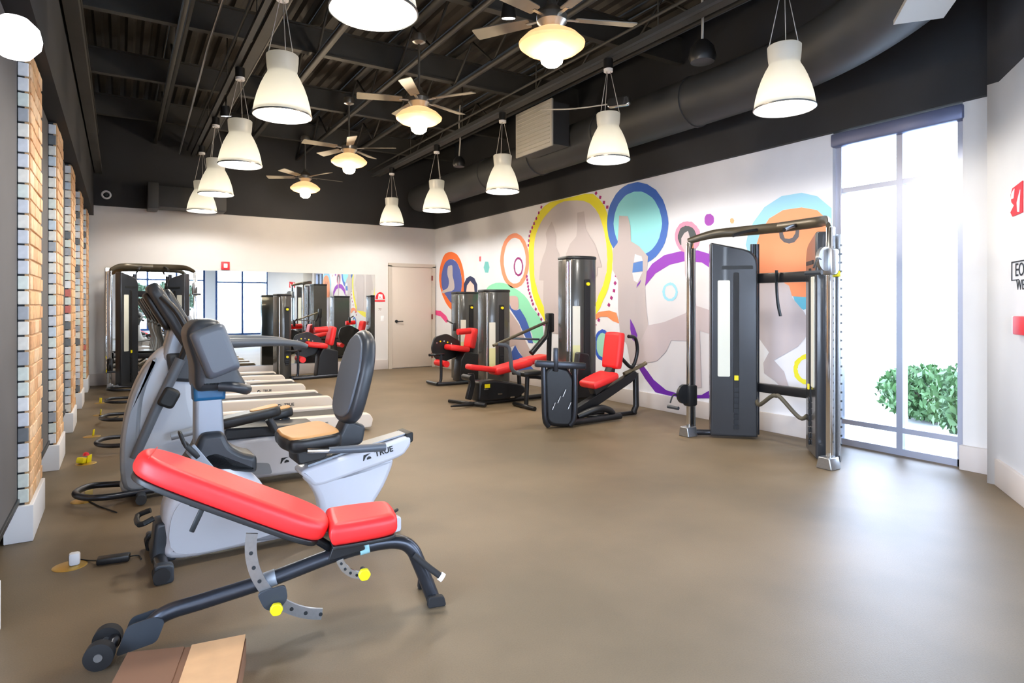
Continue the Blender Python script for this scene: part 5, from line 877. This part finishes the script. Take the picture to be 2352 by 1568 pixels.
# leg curl bench machine
t = thing('leg_curl_machine', 'prone leg curl machine with long sloped red bench pads and weight tower', 'weight machine', (4.60, 7.50, 0))
def P(x, z): return (x - 4.60, z)
slabpad(t, 'leg_pad', P(3.98, 0.525), P(4.44, 0.455), 0.20, 0.075)
slabpad(t, 'bench_pad', P(4.36, 0.435), P(4.95, 0.545), 0.30, 0.10)
slabpad(t, 'bench_pad', P(4.86, 0.545), P(5.26, 0.60), 0.30, 0.09)
B().slab(rp([P(3.92, 0.10), P(4.00, 0.08), P(4.06, 0.30), P(4.04, 0.44), P(3.96, 0.44), P(3.98, 0.30)], 0.02), 0.06, 0.01, XZ(-0.05)).obj('leg_bracket', M_blackm, t)
B().tube([(-0.62, -0.12, 0.38), (-0.62, 0.12, 0.38)], 0.04, 14).obj('pivot', M_blackm, t)
B().slab(rp([P(4.08, 0.05), P(4.72, 0.05), P(4.88, 0.16), P(4.80, 0.24), P(4.35, 0.33), P(4.10, 0.32)], 0.04), 0.22, 0.03, XZ()).obj('drive_cover', M_blackm, t)
for q, z in ((-0.40, 0.30), (-0.18, 0.22), (0.02, 0.16)): B().slab(rect(0.07, 0.02, 0.008), 0.01, 0.001, XZ(-0.115) @ Matrix.Translation((q, z - 0.08, 0))).obj('cover_slot', M_chrome, t)
B().box((-0.38, -0.115, 0.26), (0.08, 0.012, 0.05)).obj('caution_label', M_yel, t, 'yellow caution label')
B().tube([(-0.95, -0.16, 0.04), (-0.55, -0.10, 0.035), (-0.3, -0.05, 0.035), (0.75, 0, 0.04)], [0.012, 0.03, 0.035, 0.035], 12, smooth=4).obj('base_rail', M_blackm, t)
B().tube([(-0.75, 0.3, 0.035), (-0.5, -0.28, 0.035)], 0.026, 10).obj('floor_bar', M_blackm, t)
B().tube([(0.2, 0, 0.42), (0.22, 0.0, 0.04)], 0.03, 12).obj('bench_post', M_blackm, t)
B().tube([(0.1, 0.0, 0.40), (0.55, 0.0, 0.34), (0.75, 0.0, 0.10), (0.78, 0, 0.03)], 0.026, 12, smooth=4).obj('bench_frame', M_blackm, t)
B().tube([(0.30, 0.9, 0.05), (-0.1, 0.1, 0.05)], 0.03, 10).obj('tower_link', M_blackm, t)
tower(t, 0.42, 1.05, 1.60, 0.44, 0.30, R(-8))
# leg extension machine: a copy of it stands by the mirror
def extension(label, loc):
    t = thing('leg_extension_machine', label, 'weight machine', loc, 0, 'leg extension machines')
    slabpad(t, 'seat_pad', (-0.22, 0.635), (0.14, 0.585), 0.34, 0.10)
    slabpad(t, 'back_pad', (0.20, 0.60), (0.27, 0.95), 0.32, 0.10, taper=1.0)
    B().tube([(-0.12, -0.19, 0.90), (0.12, -0.19, 0.91)], 0.052, 16).obj('roller_pad', M_red, t)
    B().tube([(-0.33, -0.2, 0.36), (-0.33, 0.2, 0.36)], 0.055, 18).obj('shin_roller', M_red, t)
    B().tube([(-0.62, -0.12, 0.52), (-0.34, -0.12, 0.52)], 0.022, 10).obj('foot_bar', M_blackm, t)
    B().tube([(-0.40, -0.12, 0.52), (-0.40, -0.12, 0.10), (-0.46, -0.12, 0.04)], 0.024, 12, smooth=3).obj('front_post', M_gunm, t)
    B().slab(rp([(-0.36, 0.42), (-0.20, 0.36), (0.10, 0.46), (0.12, 0.72), (-0.14, 0.86), (-0.38, 0.80), (-0.44, 0.60)], 0.06), 0.05, 0.01, XZ(0.20)).obj('cam_plate', M_black, t)
    for a in range(5): B().cyl((-0.34 + a * 0.07, 0.17, 0.70 + 0.03 * math.sin(a)), (-0.34 + a * 0.07, 0.175, 0.70 + 0.03 * math.sin(a)), 0.014, 10).obj('cam_pin', M_yel if a % 2 else M_chrome, t)
    B().tube([(-0.50, -0.2, 0.035), (-0.2, -0.22, 0.035), (0.45, -0.12, 0.035)], 0.03, 12, smooth=3).obj('base_rail', M_gunm, t)
    B().tube([(-0.50, -0.2, 0.035), (-0.50, 0.2, 0.035)], 0.028, 12).obj('floor_bar', M_gunm, t)
    B().slab(rp([(-0.06, 0.03), (0.34, 0.03), (0.34, 0.50), (0.06, 0.56), (-0.02, 0.40)], 0.04), 0.26, 0.02, XZ()).obj('seat_base', M_blackm, t)
    B().box((-0.08, 0.0, 0.98), (0.05, 0.05, 0.14), bev=0.01).obj('counter_block', M_black, t)
    B().tube([(-0.08, 0, 1.02), (-0.08, 0.3, 1.08)], 0.014, 8).obj('roller_arm', M_blackm, t)
    return t
t = extension('compact leg extension machine in the far corner between door and second weight tower', (5.0, 9.75, 0))
tower(t, 0.42, 0.55, 1.60, 0.44, 0.30, R(-6))
t = extension('leg extension machine with red pads standing before the mirror', (3.15, 11.90, 0))
tower(t, -0.62, 0.10, 1.56, 0.26, 0.30, R(4), plac=False)
B().tube([(-0.5, -0.05, 0.04), (-0.1, -0.1, 0.04)], 0.026, 10).obj('base_link', M_blackm, t)

# ------------------------------------------------------------------ functional trainers (cable machines)
def cable_machine(label, loc, rz):
    """local x across the front, front faces -y"""
    t = thing('cable_machine', label, 'cable machine', loc, rz, 'dual tower cable machines')
    for s in (-1, 1):
        # weight tower set at an angle
        a = s * R(-46)
        Mt = TR((s * 0.47, -0.02, 0), (0, 0, R(0) + (R(47) if s < 0 else R(-47))))
        prof = rp([(-0.23, 0.02), (0.23, 0.02), (0.23, 1.90), (-0.23, 2.0)], [0.01, 0.01, 0.14, 0.02])
        if s > 0: prof = [(-u, v) for u, v in prof]
        b = B(); b.slab(prof, 0.15, 0.02, Mt @ XZ()); sh = b.obj('weight_shroud', M_shroud2, t)
        for f in (-1, 1):
            b = B(); b.slab(rect(0.055, 1.42, 0.02), 0.01, 0.002, Mt @ XZ(f * 0.078) @ Matrix.Translation((0.02 * -s, 0.98, 0))); b.obj('weight_slot', M_slot, sh)
            b = B(); b.slab(rect(0.12, 0.98, 0.015), 0.006, 0.001, Mt @ XZ(f * 0.077) @ Matrix.Translation((-0.10 * -s, 1.12, 0))); b.obj('side_window', M_plac, sh)
            b = B(); b.slab(rect(0.04, 0.05, 0.004), 0.02, 0.002, Mt @ XZ(f * 0.085) @ Matrix.Translation((0.02 * -s, 0.62, 0))); b.obj('weight_pin', M_yel, sh)
            b = B(); b.slab(rect(0.30, 0.036, 0.01), 0.004, 0.0005, Mt @ XZ(f * 0.077) @ Matrix.Translation((0.03 * -s, 1.74, 0))); b.obj('name_strip', M_ink, sh)
            for k in range(8):
                b = B(); b.slab(rect(0.045, 0.045, 0.004), 0.012, 0.001, Mt @ XZ(f * 0.084) @ Matrix.Translation((0.02 * -s, 0.12 + 0.055 * k, 0))); b.obj('weight_plate', M_plate, sh)
        for u in (-0.235, -0.19): b = B(); b.tube([Mt @ Vector((u * -s * -1, 0, 0.04)), Mt @ Vector((u * -s * -1, 0, 1.98))], 0.022, 12); b.obj('frame_tube', M_gunm, t)
        # front guide column with pulley carriage
        x = s * 0.76
        b = B(); b.slab(rect(0.05, 0.07, 0.012), 2.0, 0.004, XY(1.01) @ TR((x, -0.33, 0))); b.obj('guide_column', M_chrome, t)
        b = B(); b.slab(rect(0.07, 0.012, 0.003), 1.9, 0, XY(1.0) @ TR((x + s * 0.02, -0.27, 0))); col = b.obj('hole_strip', M_steel, t)
        for k in range(24): B().box((x + s * 0.058, -0.27, 0.2 + k * 0.072), (0.006, 0.016, 0.016)).obj('adjust_hole', M_ink, col)
        zc = 1.72 if s > 0 else 0.42
        b = B(); b.box((x, -0.33, zc), (0.10, 0.12, 0.22), bev=0.02); ca = b.obj('pulley_carriage', M_black if s < 0 else M_steel, t)
        B().cyl((x - 0.015, -0.42, zc + 0.02), (x + 0.015, -0.42, zc + 0.02), 0.10, 24).obj('pulley', M_steel if s > 0 else M_black, ca)
        B().box((x + s * 0.03, -0.28, zc - 0.10), (0.05, 0.05, 0.05), bev=0.01).obj('pull_pin', M_yel, ca, 'yellow pull pin')
        B().tube([(x, -0.44, zc), (x + 0.02 * s, -0.55, zc + 0.02), (x + 0.02 * s, -0.60, zc - 0.06)], 0.008, 8, smooth=3).obj('cable', M_ink, ca)
        B().tube([(x - 0.05, -0.60, zc - 0.10), (x + 0.09, -0.60, zc - 0.10)], 0.018, 12).obj('stirrup_handle', M_dgrey, ca)
        # floor foot
        b = B(); b.slab(rp([(-0.07, 0), (0.07, 0), (0.05, 0.10), (-0.05, 0.10)], 0.01), 0.14, 0.01, TR((x, -0.36, 0)) @ XZ()); b.obj('column_foot', M_steel, t)
        B().tube([(x, -0.33, 0.04), (s * 0.34, 0.16, 0.04)], 0.03, 10).obj('base_rail', M_gunm, t)
        # arch half
        b = B(); b.tube([(x, -0.36, 2.02), (s * 0.62, -0.16, 2.09), (s * 0.42, 0.0, 2.11), (0, 0.06, 2.11)], [0.03, 0.045, 0.05, 0.05], 12, smooth=5, flat=0.6); b.obj('top_arch', mat('bronze black bar', (74, 66, 52), 0.35, 0.4), t)
        B().tube([(s * 0.20, 0.05, 2.11), (s * 0.25, -0.12, 2.08), (s * 0.28, -0.26, 2.04)], 0.018, 10, smooth=3).obj('pull_up_grip', M_black, t)
    B().box((0, 0.17, 1.63), (0.70, 0.07, 0.10), bev=0.012).obj('upper_cross_bar', M_blackm, t)
    B().box((0, 0.17, 0.52), (0.70, 0.07, 0.09), bev=0.012).obj('lower_cross_bar', M_blackm, t)
    B().tube([(-0.30, 0.12, 0.42), (-0.22, 0.06, 0.36), (-0.05, 0.02, 0.47), (0.0, 0.02, 0.48), (0.05, 0.02, 0.47), (0.22, 0.06, 0.30), (0.30, 0.06, 0.33)], 0.02, 12, smooth=5).obj('curl_bar', mat('curl bar grip', (86, 80, 66), 0.5), t)
    B().tube([(-0.05, 0.1, 1.70), (-0.05, 0.10, 1.55), (-0.03, 0.09, 1.38), (0.0, 0.09, 1.25)], 0.024, 8, smooth=3, flat=0.35).obj('ankle_strap', M_ink, t)
    return t
cm = cable_machine('tall dark cable machine standing before the orange mural circle and the window', (5.36, 3.79, 0), R(-90))
c2 = dup(cm, (0.47, 12.20, 0), 0, 'dark cable machine in front of the mirror next to the tiled pilasters')
c2.scale = (0.80, 0.8, 0.95)

# ------------------------------------------------------------------ small floor things
OL = ['round brass floor outlet with a white plug beside the black power adapter', 'brass floor outlet with raised cream flap, second from the bench', 'brass floor outlet with yellow cover and red cap beside the curved black front loop',
      'brass floor outlet touching the second front loop', 'yellow floor outlet fourth along the pilasters', 'farthest tiny floor outlet along the pilasters']
for i, (x, y) in enumerate([(-0.223, 3.99), (-0.216, 5.27), (-0.25, 6.50), (-0.25, 7.80), (-0.211, 9.26), (-0.227, 10.4)]):
    t = thing('floor_outlet', OL[i], 'floor outlet', (x, y, 0), R(20 * i), 'floor outlets along the pilasters')
    B().lathe([(0, 0.004), (0.07, 0.004), (0.078, 0.001), (0.078, 0)], seg=28).obj('brass_plate', M_brass, t)
    if i == 0: B().box((0.02, 0, 0.035), (0.05, 0.045, 0.065), bev=0.012).obj('plug', M_swht, t)
    else: B().box((0.03, 0, 0.035), (0.055, 0.008, 0.065), rot=(0.1, 0, 0.3), bev=0.002).obj('cover_flap', M_yel if i > 1 else mat('cream flap', (222, 200, 130), 0.5), t)
    if i == 2: B().lathe([(0, 0.10), (0.02, 0.09), (0.025, 0.07)], seg=12).obj('cap', M_sred, t); B().box((-0.02, 0.02, 0.03), (0.09, 0.06, 0.05), rot=(0.2, 0.2, 0.5), bev=0.012).obj('cover', M_yel, t)
t = thing('power_adapter', 'black power adapter with thin cables lying on the floor by the bike', 'power adapter', (-0.03, 3.93, 0), R(-8))
B().box((0, 0, 0.018), (0.15, 0.06, 0.034), bev=0.008).obj('brick_case', M_black, t)
B().tube([(-0.07, 0, 0.02), (-0.12, 0.06, 0.006), (-0.17, 0.10, 0.006), (-0.19, 0.07, 0.02)], 0.004, 6, smooth=5).obj('cable', M_ink, t)
B().tube([(0.07, 0, 0.02), (0.11, 0.03, 0.006), (0.13, -0.03, 0.006)], 0.004, 6, smooth=5).obj('cable', M_ink, t)
t = thing('power_cable', 'thin black power cable curling on the floor toward the elliptical', 'cable', (0, 0, 0))
B().tube([(-0.20, 5.27, 0.006), (-0.12, 5.05, 0.006), (-0.02, 4.84, 0.006)], 0.005, 6, smooth=6).obj('cord', M_ink, t)
t = thing('power_cable', 'thin black cable curving from the fourth floor outlet', 'cable', (0, 0, 0))
B().tube([(-0.22, 9.22, 0.006), (-0.1, 8.9, 0.006), (-0.02, 8.98, 0.006)], 0.005, 6, smooth=6).obj('cord', M_ink, t)
t = thing('cardboard_box', 'flat tan cardboard box with a split top beneath the bench wheel', 'box', (0.15, 2.36, 0), R(-14))
B().box((0, 0, 0.045), (0.40, 0.52, 0.09)).obj('body', M_cardd, t)
B().box((0.105, 0.0, 0.096), (0.185, 0.53, 0.006), rot=(0, R(-3), 0)).obj('flap', M_card, t); B().box((-0.105, 0.0, 0.094), (0.185, 0.53, 0.006), rot=(0, R(3), 0)).obj('flap', M_cardd, t)

# ------------------------------------------------------------------ outside
b = B(); b.box((20, 3, -0.15), (27.6, 60, 0.1)); struct(b, 'ground_outside', M_asph)
b = B(); b.box((0, -20, -0.16), (30, 30.4, 0.1)); struct(b, 'ground_front', M_asph)
b = B(); b.box((-14, -2, -0.17), (26.6, 16, 0.1)); struct(b, 'ground_side', M_asph)
def leafball(b, c, r, n, s, rnd):
    for _ in range(n):
        v = Vector((rnd.gauss(0, 1), rnd.gauss(0, 1), rnd.gauss(0, 1))).normalized() * rnd.uniform(0.55, 1.0); p = Vector((c[0] + v.x * r[0], c[1] + v.y * r[1], c[2] + v.z * r[2]))
        if p.z < 0.02: continue
        q = Euler((rnd.uniform(0, 6), rnd.uniform(0, 6), rnd.uniform(0, 6))).to_matrix(); k = s * rnd.uniform(.7, 1.3)
        b.quad(*[p + q @ Vector(w) * k for w in ((-1, 0, 0), (0, -0.5, 0.1), (1, 0, 0), (0, 0.5, 0.1))])
rnd = random.Random(3)
for (c, r, lab) in (((7.7, 2.75, 0.32), (0.55, 0.75, 0.50), 'leafy green shrub outside the tall window beside the white pier'), ((8.6, 3.9, 0.25), (0.5, 0.6, 0.36), 'smaller pale shrub outside behind the window mullion')):
    t = thing('shrub', lab, 'shrub', (c[0], c[1], -0.1), 0, 'shrubs outside the window')
    b = B(); leafball(b, (0, 0, c[2] + 0.1), r, 2600, 0.05, rnd); b.obj('foliage', M_leaf, t, kind='stuff')
    b = B()
    for k in range(6): b.tube([(0, 0, 0), (0.3 * math.cos(k), 0.3 * math.sin(k), 0.45)], 0.012, 5)
    b.obj('stem', M_bark, t)
for i, (x, y, h) in enumerate(((0.6, -9.5, 2.6), (2.4, -11, 2.9), (-1.6, -10.5, 2.7))):
    t = thing('tree', ['dark bushy tree seen only in the mirror beside the cable machine', 'tree outside the glazing behind the viewer, seen in the mirror', 'outer tree beyond the glazing behind the viewer'][i], 'tree', (x, y, -0.1))
    b = B(); b.tube([(0, 0, 0), (0.05, 0, h * 0.6)], [0.1, 0.06], 8); b.obj('trunk', M_bark, t)
    b = B(); leafball(b, (0, 0, h * 0.62), (1.0, 1.0, h * 0.34), 1500, 0.13, rnd); b.obj('crown', M_leaf2, t, kind='stuff')
